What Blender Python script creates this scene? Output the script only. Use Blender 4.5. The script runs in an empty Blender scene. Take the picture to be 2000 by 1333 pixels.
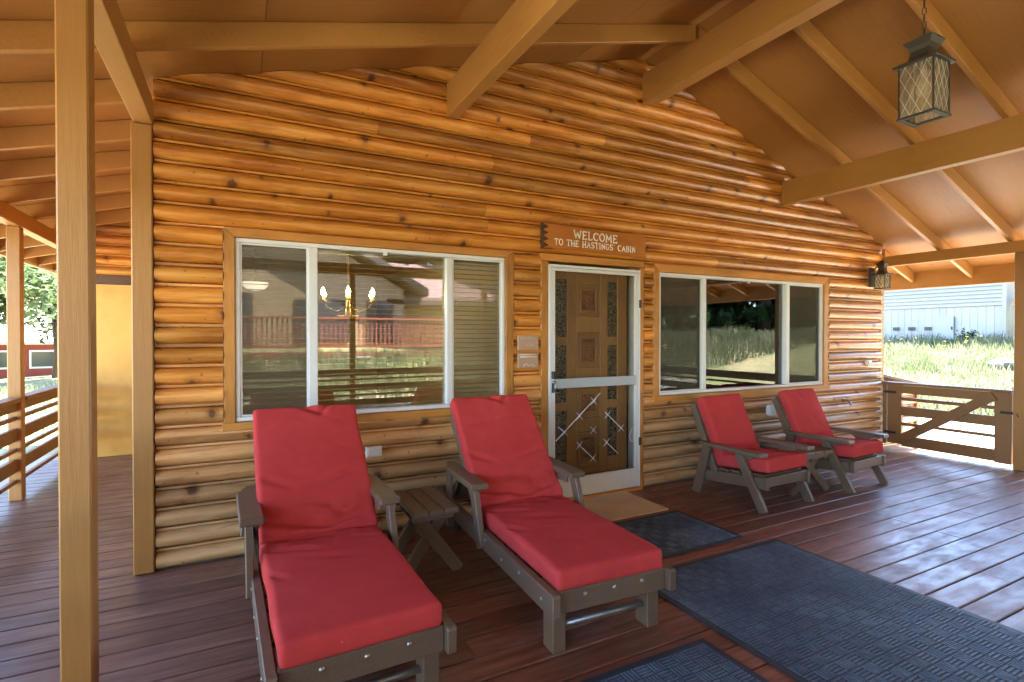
import bpy, bmesh, math, random
from mathutils import Vector, Matrix, noise
R = math.radians
rng = random.Random(7)
S = bpy.context.scene
C = S.collection
# ------------------------------------------------------------------ camera
cam = bpy.data.cameras.new('camera'); camo = bpy.data.objects.new('camera', cam); C.objects.link(camo)
cam.sensor_width = 36.0; cam.lens = 18.54; cam.clip_start = 0.05; cam.clip_end = 2000
camo.location = (0, -3.905, 1.456); camo.rotation_euler = (R(90 - 0.56), 0, R(-27.4))
S.camera = camo
# ------------------------------------------------------------------ sky, sun, exposure
SUN_AZ, SUN_EL = R(48), R(60)
w = bpy.data.worlds.new('World'); S.world = w; w.use_nodes = True
nt = w.node_tree; sky = nt.nodes.new('ShaderNodeTexSky'); sky.sky_type = 'NISHITA'; sky.sun_disc = False
sky.sun_elevation = SUN_EL; sky.sun_rotation = SUN_AZ; sky.altitude = 1500; sky.air_density = 1.0; sky.dust_density = 0.6
nt.links.new(sky.outputs[0], nt.nodes['Background'].inputs[0]); nt.nodes['Background'].inputs[1].default_value = 0.15
sl = bpy.data.lights.new('sun', 'SUN'); sl.energy = 4.6; sl.angle = R(0.5); sl.color = (1, .95, .87)
so = bpy.data.objects.new('sun', sl); C.objects.link(so)
sd = Vector((math.sin(SUN_AZ) * math.cos(SUN_EL), math.cos(SUN_AZ) * math.cos(SUN_EL), math.sin(SUN_EL)))
so.rotation_euler = sd.to_track_quat('Z', 'Y').to_euler(); so.location = (10, 10, 30)
S.view_settings.view_transform = 'Standard'; S.view_settings.look = 'None'
S.view_settings.exposure = 4.0; S.view_settings.gamma = 1.0; S.view_settings.use_curve_mapping = False
S.render.engine = 'CYCLES'
S.cycles.max_bounces = 10; S.cycles.diffuse_bounces = 6; S.cycles.glossy_bounces = 4; S.cycles.transparent_max_bounces = 24
S.cycles.sample_clamp_indirect = 8.0

# ================================================================== materials
def nodes(name):
    m = bpy.data.materials.new(name); m.use_nodes = True
    return m, m.node_tree, m.node_tree.nodes['Principled BSDF']
class NT:
    def __init__(s, t): s.t = t
    def n(s, typ, **k):
        o = s.t.nodes.new('ShaderNode' + typ)
        for a, v in k.items(): setattr(o, a, v)
        return o
    def l(s, a, b): s.t.links.new(a, b)
    def val(s, sock, v):
        if hasattr(v, 'is_linked') or hasattr(v, 'links'): s.l(v, sock)
        else: sock.default_value = v
    def math(s, op, a, b=0.0, clamp=False):
        o = s.n('Math', operation=op, use_clamp=clamp); s.val(o.inputs[0], a); s.val(o.inputs[1], b); return o.outputs[0]
    def vmath(s, op, a, b):
        o = s.n('VectorMath', operation=op); s.val(o.inputs[0], a); s.val(o.inputs[1], b); return o.outputs[0]
    def noise(s, vec, scale, detail=4, rough=.55, dist=0.0):
        o = s.n('TexNoise'); s.l(vec, o.inputs['Vector']); o.inputs['Scale'].default_value = scale
        o.inputs['Detail'].default_value = detail; o.inputs['Roughness'].default_value = rough; o.inputs['Distortion'].default_value = dist
        return o.outputs['Fac']
    def ramp(s, f, stops):
        o = s.n('ValToRGB'); e = o.color_ramp.elements
        e[0].position, e[0].color = stops[0][0], (*stops[0][1], 1); e[1].position, e[1].color = stops[-1][0], (*stops[-1][1], 1)
        for p, c in stops[1:-1]:
            q = e.new(p); q.color = (*c, 1)
        s.l(f, o.inputs[0]); return o.outputs[0]
    def mix(s, f, a, b, mode='MIX'):
        o = s.n('MixRGB', blend_type=mode); s.val(o.inputs[0], f)
        for i, v in ((1, a), (2, b)):
            if isinstance(v, tuple): o.inputs[i].default_value = (*v, 1)
            else: s.l(v, o.inputs[i])
        return o.outputs[0]
    def mapr(s, v, a, b, c=0.0, d=1.0, smooth=True):
        o = s.n('MapRange'); o.interpolation_type = 'SMOOTHSTEP' if smooth else 'LINEAR'
        s.l(v, o.inputs[0])
        for i, x in enumerate((a, b, c, d)): o.inputs[i + 1].default_value = x
        return o.outputs[0]
    def bump(s, h, strength, dist, bsdf, prev=None):
        o = s.n('Bump'); o.inputs['Strength'].default_value = strength; o.inputs['Distance'].default_value = dist
        s.l(h, o.inputs['Height'])
        if prev: s.l(prev, o.inputs['Normal'])
        s.l(o.outputs[0], bsdf.inputs['Normal']); return o.outputs[0]
    def obj(s, rnd=True):
        tc = s.n('TexCoord'); v = tc.outputs['Object']
        if not rnd: return v
        oi = s.n('ObjectInfo'); c = s.n('CombineXYZ')
        for i, k in enumerate((37.1, 13.7, 53.3)):
            s.l(s.math('MULTIPLY', oi.outputs['Random'], k), c.inputs[i])
        return s.vmath('ADD', v, c.outputs[0])
    def rnd(s): return s.n('ObjectInfo').outputs['Random']
    def sc(s, v, xyz): return s.vmath('MULTIPLY', v, xyz)

def paint(name, col, rough=.5, var=.12, grain=(3, 3, 3), bump=.15, spec=.5, metallic=0.0, fine=18):
    m, t, b = nodes(name); k = NT(t); v = k.obj()
    n1 = k.noise(v, 1.3, 4); n2 = k.noise(k.sc(v, grain), fine, 4, .6)
    dark = tuple(c * (1 - var * 1.6) for c in col); light = tuple(min(1, c * (1 + var)) for c in col)
    f = k.math('ADD', k.math('MULTIPLY', n1, .65), k.math('MULTIPLY', n2, .35))
    col1 = k.ramp(f, [(.3, dark), (.5, col), (.72, light)])
    r = k.math('ADD', k.math('MULTIPLY', k.rnd(), .14), .93)
    hs = k.n('HueSaturation'); k.l(col1, hs.inputs['Color']); k.l(r, hs.inputs['Value'])
    k.l(hs.outputs[0], b.inputs['Base Color'])
    b.inputs['Metallic'].default_value = metallic
    b.inputs['Specular IOR Level'].default_value = spec
    k.l(k.mapr(n1, .25, .8, rough - .08, rough + .1), b.inputs['Roughness'])
    k.bump(n2, bump, .004, b)
    return m

def log_mat():
    m, t, b = nodes('varnished_log'); k = NT(t); raw = k.obj(False); v = k.obj()
    grain = k.noise(k.sc(v, (1.0, 5, 6)), 1.5, 5, .55, .5)
    fine = k.noise(k.sc(v, (2.6, 70, 70)), 1.4, 3, .6)
    blotch = k.noise(k.sc(v, (1.0, 3, 3)), 1.7, 3)
    f = k.math('ADD', k.math('MULTIPLY', grain, .76), k.math('MULTIPLY', fine, .24))
    rich = k.ramp(f, [(.24, (.16, .042, .006)), (.38, (.42, .138, .018)), (.52, (.62, .245, .036)), (.70, (.76, .375, .085))])
    pale = k.ramp(f, [(.26, (.26, .135, .065)), (.42, (.50, .29, .125)), (.56, (.64, .41, .20)), (.72, (.72, .53, .32))])
    sx = k.n('SeparateXYZ'); k.l(raw, sx.inputs[0])
    zz = k.math('ADD', sx.outputs[2], k.math('MULTIPLY', blotch, .7))
    low = k.mapr(zz, 1.75, .55)
    col = k.mix(low, rich, pale)
    # brown stain streaks
    st = k.mapr(k.noise(k.sc(v, (.8, 7, 9)), 2.6, 4, .6, 1.2), .53, .66)
    col = k.mix(k.math('MULTIPLY', st, .34), col, (.20, .062, .014))
    # knots on a flat grid of cells along the wall
    sv = k.n('SeparateXYZ'); k.l(v, sv.inputs[0]); cb = k.n('CombineXYZ'); k.l(sv.outputs[0], cb.inputs[0]); k.l(sv.outputs[2], cb.inputs[1])
    def knots(scale, r0):
        vo = k.n('TexVoronoi', voronoi_dimensions='2D'); k.l(cb.outputs[0], vo.inputs['Vector']); vo.inputs['Scale'].default_value = scale
        se = k.n('SeparateColor'); k.l(vo.outputs['Color'], se.inputs[0])
        rad = k.math('MULTIPLY', se.outputs[0], r0)
        d = k.math('ADD', vo.outputs['Distance'], k.math('MULTIPLY', k.math('SUBTRACT', k.noise(v, 42, 3, .6), .5), .11))
        q = k.math('DIVIDE', d, k.math('MAXIMUM', rad, .012))
        return q
    q = knots(2.6, .10); q2 = knots(6.1, .075)
    col = k.mix(k.math('MULTIPLY', k.mapr(q, 2.4, .8), .55), col, (.27, .085, .018))
    col = k.mix(k.math('MULTIPLY', k.mapr(q, 1.05, .55), .75), col, (.055, .022, .010))
    col = k.mix(k.math('MULTIPLY', k.mapr(q2, 1.0, .5), .55), col, (.11, .04, .012))
    hs = k.n('HueSaturation'); k.l(col, hs.inputs['Color']); k.l(k.math('ADD', k.math('MULTIPLY', k.rnd(), .6), .66), hs.inputs['Value'])
    k.l(hs.outputs[0], b.inputs['Base Color'])
    k.l(k.mapr(grain, .3, .7, .32, .46), b.inputs['Roughness']); b.inputs['Coat Weight'].default_value = .5; b.inputs['Coat Roughness'].default_value = .22
    p = k.bump(fine, .22, .003, b); k.bump(k.mapr(q, 1.2, .3), .35, .004, b, p)
    return m

def deck_mat():
    m, t, b = nodes('stained_deck_board'); k = NT(t); raw = k.obj(False); v = k.obj()
    g = k.noise(k.sc(v, (.9, 12, 12)), 2.2, 6, .62, .4); fine = k.noise(k.sc(v, (3, 60, 60)), 2.0, 3)
    f = k.math('ADD', k.math('MULTIPLY', g, .7), k.math('MULTIPLY', fine, .3))
    col = k.ramp(f, [(.3, (.085, .027, .015)), (.48, (.17, .055, .030)), (.62, (.25, .092, .052)), (.8, (.34, .17, .11))])
    sx = k.n('SeparateXYZ'); k.l(raw, sx.inputs[0])
    gl = k.mapr(k.math('ADD', sx.outputs[0], k.math('MULTIPLY', k.noise(raw, 1.1, 3), 1.5)), 1.9, -.4)
    grey = k.ramp(f, [(.3, (.080, .050, .043)), (.5, (.155, .10, .088)), (.78, (.28, .21, .19))])
    col = k.mix(k.math('MULTIPLY', gl, .85), col, grey)
    gr = k.mapr(k.math('ADD', sx.outputs[0], k.math('MULTIPLY', k.noise(raw, 1.3, 4), 2.0)), 4.0, 7.0)
    worn = k.ramp(f, [(.3, (.11, .072, .062)), (.5, (.22, .16, .145)), (.78, (.36, .30, .28))])
    col = k.mix(k.math('MULTIPLY', gr, .7), col, worn)
    wear = k.mapr(k.math('ADD', k.math('MULTIPLY', k.noise(raw, 1.5, 5, .65), .75), k.math('MULTIPLY', g, .25)), .5, .68)
    col = k.mix(k.math('MULTIPLY', wear, .6), col, (.27, .17, .14))
    chip = k.mapr(k.noise(k.sc(raw, (1, 1.6, 1)), 6.5, 6, .7), .63, .70)
    col = k.mix(k.math('MULTIPLY', chip, .5), col, (.34, .22, .17))
    hs = k.n('HueSaturation'); k.l(col, hs.inputs['Color']); k.l(k.math('ADD', k.math('MULTIPLY', k.rnd(), .4), .8), hs.inputs['Value'])
    k.l(hs.outputs[0], b.inputs['Base Color'])
    k.l(k.mapr(k.noise(k.sc(raw, (1, 2.5, 1)), 3.5, 5, .65), .3, .72, .28, .55), b.inputs['Roughness']); b.inputs['Coat Weight'].default_value = .12; b.inputs['Coat Roughness'].default_value = .36
    k.bump(f, .14, .003, b)
    return m

def fabric_mat(name='red_canvas', col=(.48, .047, .046)):
    m, t, b = nodes(name); k = NT(t); v = k.obj()
    wv = k.n('TexWave', wave_type='BANDS', bands_direction='X'); k.l(v, wv.inputs[0]); wv.inputs['Scale'].default_value = 240
    wv2 = k.n('TexWave', wave_type='BANDS', bands_direction='Y'); k.l(v, wv2.inputs[0]); wv2.inputs['Scale'].default_value = 240
    weave = k.math('ADD', wv.outputs['Fac'], wv2.outputs['Fac'])
    n1 = k.noise(v, 2.2, 4); n2 = k.noise(v, 9, 5, .65)
    fade = tuple(min(1, c * 1.12 + .012) for c in col); dk = tuple(c * .90 for c in col)
    c1 = k.ramp(k.math('ADD', k.math('MULTIPLY', n1, .6), k.math('MULTIPLY', n2, .4)), [(.3, dk), (.5, col), (.72, fade)])
    spot = k.mapr(k.noise(v, 22, 3, .5), .74, .79)
    c1 = k.mix(k.math('MULTIPLY', spot, .4), c1, (.55, .22, .19))
    k.l(c1, b.inputs['Base Color']); b.inputs['Roughness'].default_value = .9; b.inputs['Specular IOR Level'].default_value = .12
    b.inputs['Sheen Weight'].default_value = .0; b.inputs['Sheen Roughness'].default_value = .5
    p = k.bump(n2, .12, .008, b); k.bump(weave, .12, .001, b, p)
    return m

def rubber_mat():
    m, t, b = nodes('blue_grey_rubber'); k = NT(t); v = k.obj(False)
    n1 = k.noise(v, 2.0, 5, .65); n2 = k.noise(v, 60, 3)
    c = k.ramp(k.math('ADD', k.math('MULTIPLY', n1, .7), k.math('MULTIPLY', n2, .3)), [(.32, (.010, .015, .025)), (.5, (.018, .026, .042)), (.7, (.04, .053, .075))])
    k.l(c, b.inputs['Base Color']); b.inputs['Roughness'].default_value = .55; k.bump(n2, .3, .002, b)
    return m

def rib_mat():
    m, t, b = nodes('worn_rubber_ribs'); k = NT(t); v = k.obj(False)
    n1 = k.noise(v, 1.7, 5, .65); n2 = k.noise(v, 40, 3)
    c = k.ramp(k.math('ADD', k.math('MULTIPLY', n1, .7), k.math('MULTIPLY', n2, .3)), [(.36, (.034, .053, .085)), (.5, (.070, .105, .155)), (.66, (.155, .20, .255))])
    k.l(c, b.inputs['Base Color']); b.inputs['Roughness'].default_value = .55; k.bump(n2, .3, .002, b)
    return m

def coir_mat():
    m, t, b = nodes('coir_fibre'); k = NT(t); v = k.obj(False)
    n1 = k.noise(v, 160, 3, .7); n2 = k.noise(v, 3, 3)
    c = k.ramp(k.math('ADD', k.math('MULTIPLY', n1, .6), k.math('MULTIPLY', n2, .4)), [(.3, (.42, .29, .17)), (.5, (.66, .50, .32)), (.7, (.76, .62, .43))])
    k.l(c, b.inputs['Base Color']); b.inputs['Roughness'].default_value = .95; k.bump(n1, .4, .003, b)
    return m

def glass_mat(name, base, tint=(1, 1, 1)):
    m = bpy.data.materials.new(name); m.use_nodes = True; t = m.node_tree; t.nodes.clear(); k = NT(t)
    out = k.n('OutputMaterial'); mx = k.n('MixShader'); tr = k.n('BsdfTransparent'); gl = k.n('BsdfGlossy')
    tr.inputs[0].default_value = (*tint, 1); gl.inputs['Roughness'].default_value = 0.0
    fr = k.n('Fresnel'); fr.inputs[0].default_value = 1.5
    wob = k.noise(k.obj(), 1.4, 2); bp = k.n('Bump'); bp.inputs['Strength'].default_value = .02; bp.inputs['Distance'].default_value = .02
    k.l(wob, bp.inputs['Height']); k.l(bp.outputs[0], gl.inputs['Normal'])
    k.l(k.math('ADD', fr.outputs[0], base, True), mx.inputs[0])
    k.l(tr.outputs[0], mx.inputs[1]); k.l(gl.outputs[0], mx.inputs[2]); k.l(mx.outputs[0], out.inputs[0])
    return m

def screen_mat(name, col, cover):
    m = bpy.data.materials.new(name); m.use_nodes = True; t = m.node_tree; t.nodes.clear(); k = NT(t)
    out = k.n('OutputMaterial'); mx = k.n('MixShader'); tr = k.n('BsdfTransparent'); df = k.n('BsdfDiffuse')
    df.inputs[0].default_value = (*col, 1)
    k.l(k.mapr(k.noise(k.obj(), 2.5, 3), .2, .8, cover - .06, cover + .06), mx.inputs[0])
    k.l(tr.outputs[0], mx.inputs[1]); k.l(df.outputs[0], mx.inputs[2]); k.l(mx.outputs[0], out.inputs[0])
    return m

def seedy_mat():
    m = glass_mat('seedy_lantern_glass', .06, (.95, .92, .86)); t = m.node_tree; k = NT(t)
    mx0 = [n for n in t.nodes if n.type == 'MIX_SHADER'][0]; out = [n for n in t.nodes if n.type == 'OUTPUT_MATERIAL'][0]
    tl = k.n('BsdfTranslucent'); tl.inputs[0].default_value = (.80, .72, .58, 1); df = k.n('BsdfDiffuse'); df.inputs[0].default_value = (.62, .55, .43, 1)
    ad = k.n('MixShader'); ad.inputs[0].default_value = .45; k.l(tl.outputs[0], ad.inputs[1]); k.l(df.outputs[0], ad.inputs[2])
    mx = k.n('MixShader'); k.l(k.mapr(k.noise(k.sc(k.obj(), (30, 30, 3)), 2.5, 3, .6, .8), .35, .75, .12, .5), mx.inputs[0])
    k.l(mx0.outputs[0], mx.inputs[1]); k.l(ad.outputs[0], mx.inputs[2]); k.l(mx.outputs[0], out.inputs[0])
    return m

def emit_mat(name, col, s):
    m, t, b = nodes(name); b.inputs['Base Color'].default_value = (*col, 1)
    b.inputs['Emission Color'].default_value = (*col, 1); b.inputs['Emission Strength'].default_value = s
    return m

def pebble_mat():
    m, t, b = nodes('pebbled_amber_glass'); k = NT(t); v = k.obj()
    vo = k.n('TexVoronoi'); k.l(v, vo.inputs['Vector']); vo.inputs['Scale'].default_value = 62
    c = k.ramp(vo.outputs['Distance'], [(.08, (.30, .22, .085)), (.4, (.14, .11, .045)), (.75, (.02, .018, .01))])
    k.l(c, b.inputs['Base Color']); b.inputs['Roughness'].default_value = .12; b.inputs['Specular IOR Level'].default_value = .8
    k.bump(vo.outputs['Distance'], .9, .012, b)
    return m

def leaf_mat(name, a, c, e):
    m, t, b = nodes(name); k = NT(t); v = k.obj()
    n = k.noise(v, 1.1, 3); n2 = k.noise(v, 17, 2)
    col = k.ramp(k.math('ADD', k.math('MULTIPLY', n, .5), k.math('MULTIPLY', n2, .5)), [(.32, a), (.5, c), (.68, e)])
    k.l(col, b.inputs['Base Color']); b.inputs['Roughness'].default_value = .55; b.inputs['Specular IOR Level'].default_value = .3
    tl = k.n('BsdfTranslucent'); k.l(col, tl.inputs[0]); mx = k.n('MixShader'); mx.inputs[0].default_value = .35
    out = t.nodes['Material Output']; k.l(b.outputs[0], mx.inputs[1]); k.l(tl.outputs[0], mx.inputs[2]); k.l(mx.outputs[0], out.inputs[0])
    return m

def ground_mat():
    m, t, b = nodes('dry_meadow_soil'); k = NT(t); v = k.obj(False)
    n1 = k.noise(v, .35, 6, .65); n2 = k.noise(v, 9, 5, .7)
    c = k.ramp(k.math('ADD', k.math('MULTIPLY', n1, .55), k.math('MULTIPLY', n2, .45)), [(.3, (.075, .10, .03)), (.46, (.17, .19, .07)), (.56, (.30, .25, .13)), (.72, (.42, .34, .21))])
    k.l(c, b.inputs['Base Color']); b.inputs['Roughness'].default_value = .95; k.bump(n2, .6, .05, b)
    return m

def carved_mat(): return paint('carved_door_wood', (.30, .125, .032), .45, .25, (1, 1, 1), .2)
M = dict(
    tan=paint('tan_beam_paint', (.43, .205, .050), .40, .13, (5, .5, 6), .28, fine=9),
    ceil=paint('tan_ceiling_paint', (.39, .172, .034), .52, .16, (.5, 9, 2), .3, fine=7),
    post=paint('tan_post_paint', (.365, .175, .048), .40, .10, (9, 9, .6), .30, fine=9),
    gate=paint('brown_rail_paint', (.24, .12, .045), .5, .12, (2, 2, 2), .2),
    panel=paint('ochre_panel_paint', (.68, .38, .08), .55, .16, (1, 1, 1), .1, fine=5),
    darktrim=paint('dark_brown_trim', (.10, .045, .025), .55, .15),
    log=log_mat(), deck=deck_mat(),
    trim=paint('amber_wood_trim', (.52, .22, .042), .38, .36, (1.2, 12, 9), .25, fine=4),
    trimv=paint('amber_upright_trim', (.52, .22, .042), .38, .36, (10, 12, 1.2), .25, fine=4),
    door=paint('golden_brown_door', (.35, .170, .045), .42, .18, (9, 9, 1), .15, fine=6),
    carve=paint('carved_door_wood', (.26, .10, .025), .45, .25, (1, 1, 1), .2),
    lumber=paint('brown_plastic_lumber', (.135, .090, .060), .42, .22, (6, 2, 6), .4, fine=16),
    steel=paint('brushed_steel', (.42, .44, .47), .32, .08, (2, 2, 2), .05, metallic=.85),
    bolt=paint('zinc_bolt', (.45, .42, .38), .35, .1, metallic=.8),
    alu=paint('white_aluminium', (.72, .73, .72), .38, .05, (1, 1, 1), .03),
    alugrey=paint('grey_aluminium', (.36, .40, .42), .38, .08, (1, 4, 4), .05),
    black=paint('black_plastic', (.02, .02, .022), .4, .2),
    white=paint('white_plastic', (.74, .75, .74), .4, .05),
    cream=paint('cream_wall', (.62, .55, .42), .7, .06),
    red=fabric_mat(), rubber=rubber_mat(), ribs=rib_mat(), coir=coir_mat(),
    glass=glass_mat('window_glass', .095, (.86, .90, .86)), lglass=seedy_mat(),
    screen=screen_mat('insect_screen', (.115, .105, .075), .46), dscreen=screen_mat('door_screen_mesh', (.05, .045, .035), .27),
    blind=paint('blind_slat', (.62, .47, .30), .5, .06),
    pewter=paint('aged_pewter', (.058, .050, .038), .5, .3, (5, 5, 1), .3, metallic=.4),
    lead=paint('lead_came', (.50, .47, .38), .45, .1, metallic=.3),
    bulb=paint('frosted_bulb', (.85, .84, .82), .3, .02),
    flame=emit_mat('lit_candle_bulb', (1, .72, .36), 14.0), ceillamp=emit_mat('lit_ceiling_lamp', (1, .95, .85), .10),
    brass=paint('antique_brass', (.42, .27, .08), .35, .2, metallic=.8),
    pebble=pebble_mat(), letter=paint('white_letter_paint', (.86, .82, .74), .5, .05),
    signwood=paint('red_orange_sign_wood', (.52, .175, .030), .38, .2, (1.2, 14, 9), .2, fine=5),
    plaque=paint('pinkish_plaque', (.42, .27, .17), .45, .12), ground=ground_mat(),
    shingle=paint('roof_shingle', (.13, .10, .085), .9, .25), pinkroof=paint('pinkish_shingle', (.20, .125, .125), .9, .2, fine=9),
    bark=paint('pine_bark', (.11, .065, .042), .9, .4, (6, 6, 1), .8, fine=5),
    nbeige=paint('beige_house_wall', (.38, .265, .15), .7, .06), ntrim=paint('dark_house_trim', (.055, .045, .035), .6, .1),
    nred=paint('redwood_deck_stain', (.30, .07, .04), .6, .15), nglass=paint('dark_window_glass', (.05, .06, .065), .08, .1),
    siding=paint('white_siding', (.35, .335, .30), .6, .05), skirt=paint('white_skirting', (.38, .365, .33), .6, .05),
    redhouse=paint('barn_red_wall', (.30, .055, .04), .7, .12), metalroof=paint('pale_metal_roof', (.55, .52, .50), .4, .06),
    rock=paint('grey_rock', (.13, .125, .115), .9, .3),
    leaf_a=leaf_mat('bright_leaves', (.055, .085, .03), (.105, .145, .06), (.18, .215, .11)),
    leaf_b=leaf_mat('dark_needles', (.020, .045, .016), (.045, .085, .03), (.09, .14, .05)),
    grass=leaf_mat('meadow_grass_blades', (.07, .11, .035), (.19, .21, .11), (.36, .33, .23)),
    gravel=paint('pale_sandy_gravel', (.36, .32, .265), .95, .16, (1, 1, 1), .6, fine=40),
    flower=paint('yellow_petals', (.75, .52, .06), .6, .1),
)

# ================================================================== mesh helpers
class MB:
    def __init__(s): s.v = []; s.f = []; s.sm = []
    def add(s, vs, fs, smooth=False):
        o = len(s.v); s.v += [tuple(p) for p in vs]; s.f += [tuple(o + i for i in f) for f in fs]; s.sm += [smooth] * len(fs); return s
    def box(s, x0, x1, y0, y1, z0, z1):
        x0, x1 = min(x0, x1), max(x0, x1); y0, y1 = min(y0, y1), max(y0, y1); z0, z1 = min(z0, z1), max(z0, z1)
        return s.add([(x0, y0, z0), (x1, y0, z0), (x1, y1, z0), (x0, y1, z0), (x0, y0, z1), (x1, y0, z1), (x1, y1, z1), (x0, y1, z1)],
                     [(0, 3, 2, 1), (4, 5, 6, 7), (0, 1, 5, 4), (1, 2, 6, 5), (2, 3, 7, 6), (3, 0, 4, 7)])
    def beam(s, p0, p1, wx, h, up=(0, 0, 1)):      # square bar from p0 to p1 (centre line), width wx across, h along up
        p0, p1 = Vector(p0), Vector(p1); d = (p1 - p0).normalized(); u = Vector(up); sd_ = d.cross(u).normalized(); u = sd_.cross(d)
        a, b_ = sd_ * wx / 2, u * h / 2; vs = []
        for p in (p0, p1): vs += [p - a - b_, p + a - b_, p + a + b_, p - a + b_]
        return s.add(vs, [(0, 1, 2, 3), (7, 6, 5, 4), (0, 4, 5, 1), (1, 5, 6, 2), (2, 6, 7, 3), (3, 7, 4, 0)])
    def prism(s, poly, axis, a, b_):                # poly in the two other axes (cyclic order), from a to b on axis
        n = len(poly); vs = []
        for t in (a, b_):
            for p, q in poly:
                vs.append((t, p, q) if axis == 0 else (p, t, q) if axis == 1 else (p, q, t))
        return s.add(vs, [tuple(range(n)), tuple(range(2 * n - 1, n - 1, -1))] + [(i, n + i, n + (i + 1) % n, (i + 1) % n) for i in range(n)])
    def tube(s, pts, r, n=8, closed=False, smooth=True):
        P_ = [Vector(p) for p in pts]; m = len(P_); rs = r if isinstance(r, (list, tuple)) else [r] * m
        prev = None; vs = []
        for i, p in enumerate(P_):
            a = P_[i - 1] if (i or closed) else p; b_ = P_[(i + 1) % m] if (i < m - 1 or closed) else p
            d = (b_ - a).normalized()
            if prev is None:
                h = Vector((0, 0, 1)) if abs(d.z) < .9 else Vector((1, 0, 0)); u = d.cross(h).normalized()
            else: u = (prev - d * prev.dot(d)).normalized()
            prev = u; q = d.cross(u)
            for j in range(n):
                an = 2 * math.pi * j / n; vs.append(p + (u * math.cos(an) + q * math.sin(an)) * rs[i])
        fs = []
        for i in range(m if closed else m - 1):
            k_ = (i + 1) % m
            for j in range(n): fs.append((i * n + j, i * n + (j + 1) % n, k_ * n + (j + 1) % n, k_ * n + j))
        s.add(vs, fs, smooth)
        if not closed:
            o = len(s.v) - m * n
            s.f += [tuple(o + j for j in reversed(range(n))), tuple(o + (m - 1) * n + j for j in range(n))]; s.sm += [False, False]
        return s
    def lathe(s, prof, c=(0, 0, 0), n=16, square=False, smooth=True):   # prof: (r, z)
        vs = []; 
        for r, z in prof:
            for j in range(n):
                an = 2 * math.pi * (j + (.5 if square else 0)) / n
                vs.append((c[0] + r * math.cos(an), c[1] + r * math.sin(an), c[2] + z))
        m = len(prof)
        s.add(vs, [(i * n + j, i * n + (j + 1) % n, (i + 1) * n + (j + 1) % n, (i + 1) * n + j) for i in range(m - 1) for j in range(n)], smooth)
        o = len(s.v) - m * n; s.f += [tuple(o + j for j in reversed(range(n))), tuple(o + (m - 1) * n + j for j in range(n))]; s.sm += [False, False]
        return s
    def mesh(s, name, mat, bevel=0.0, recalc=True):
        me = bpy.data.meshes.new(name); me.from_pydata(s.v, [], s.f); me.validate()
        me.polygons.foreach_set('use_smooth', s.sm if len(s.sm) == len(me.polygons) else [False] * len(me.polygons))
        if bevel or recalc:
            bm = bmesh.new(); bm.from_mesh(me)
            if recalc: bmesh.ops.recalc_face_normals(bm, faces=bm.faces)
            if bevel:
                ed = [e for e in bm.edges if len(e.link_faces) == 2 and e.calc_face_angle(0) > .6]
                bmesh.ops.bevel(bm, geom=ed, offset=bevel, segments=1, affect='EDGES', clamp_overlap=True)
            bm.to_mesh(me); bm.free()
        me.materials.append(M[mat] if isinstance(mat, str) else mat); me.update(); return me
    def build(s, name, mat, parent=None, bevel=0.0, recalc=True, label=None):
        return link(name, s.mesh(name, mat, bevel, recalc), parent, label)
def link(name, me, parent=None, label=None):
    o = bpy.data.objects.new(name, me); C.objects.link(o)
    if parent: o.parent = parent
    if label: o['label'] = label
    return o
def tag(o, label=None, cat=None, group=None, kind=None):
    for k_, v_ in (('label', label), ('category', cat), ('group', group), ('kind', kind)):
        if v_: o[k_] = v_
    return o
def empty(name, loc=(0, 0, 0), rz=0.0, label=None, cat=None, group=None, kind=None):
    o = bpy.data.objects.new(name, None); C.objects.link(o); o.location = loc; o.rotation_euler = (0, 0, rz); o.empty_display_size = .1
    return tag(o, label, cat, group, kind)
def copy_tree(o, parent=None):
    c = o.copy(); C.objects.link(c); c.parent = parent
    for ch in list(o.children): copy_tree(ch, c)
    return c
def B(name, mat, parent, x0, x1, y0, y1, z0, z1, bevel=.003, label=None):
    return MB().box(x0, x1, y0, y1, z0, z1).build(name, mat, parent, bevel, True, label)

# ================================================================== roof planes
LX, RX, PX, PZ = -.46, 7.45, 3.453, 4.086
def zs(x): return 3.171 + .265 * x if x < PX else PZ - .3628 * (x - PX)     # underside of the sheathing

# ================================================================== ground
def gh(x, y):
    h = -.38
    if x > 8.2: h += .14 * min(x - 8.2, 12.2)
    if y < -6.4: h += min(.21 * (-6.4 - y), 1.45) if x < 12 or True else 0
    h = min(h, 1.33 + .02 * max(0, math.hypot(x - 5, y) - 20))
    if x < -2.4: h -= .045 * min(-2.4 - x, 40) * (1 if y > -6.4 else max(0, 1 - (-6.4 - y) / 8))
    if x > 8.2 or y < -6.4 or x < -2.4: h += .05 * noise.noise(Vector((x * .5, y * .5, 0)))
    return h
def ground():
    ax = [-600, -400, -250, -150, -100, -70, -50, -40] + [-34 + i * 1.0 for i in range(75)] + [45, 55, 70, 100, 150, 250, 400, 600]
    n = len(ax); vs = [(x, y, gh(x, y)) for y in ax for x in ax]
    fs = [(j * n + i, j * n + i + 1, (j + 1) * n + i + 1, (j + 1) * n + i) for j in range(n - 1) for i in range(n - 1)]
    o = MB().add(vs, fs, True).build('meadow_ground', 'ground', recalc=False); tag(o, 'dry sloping meadow ground around the cabin', 'ground', kind='structure')
ground()

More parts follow.
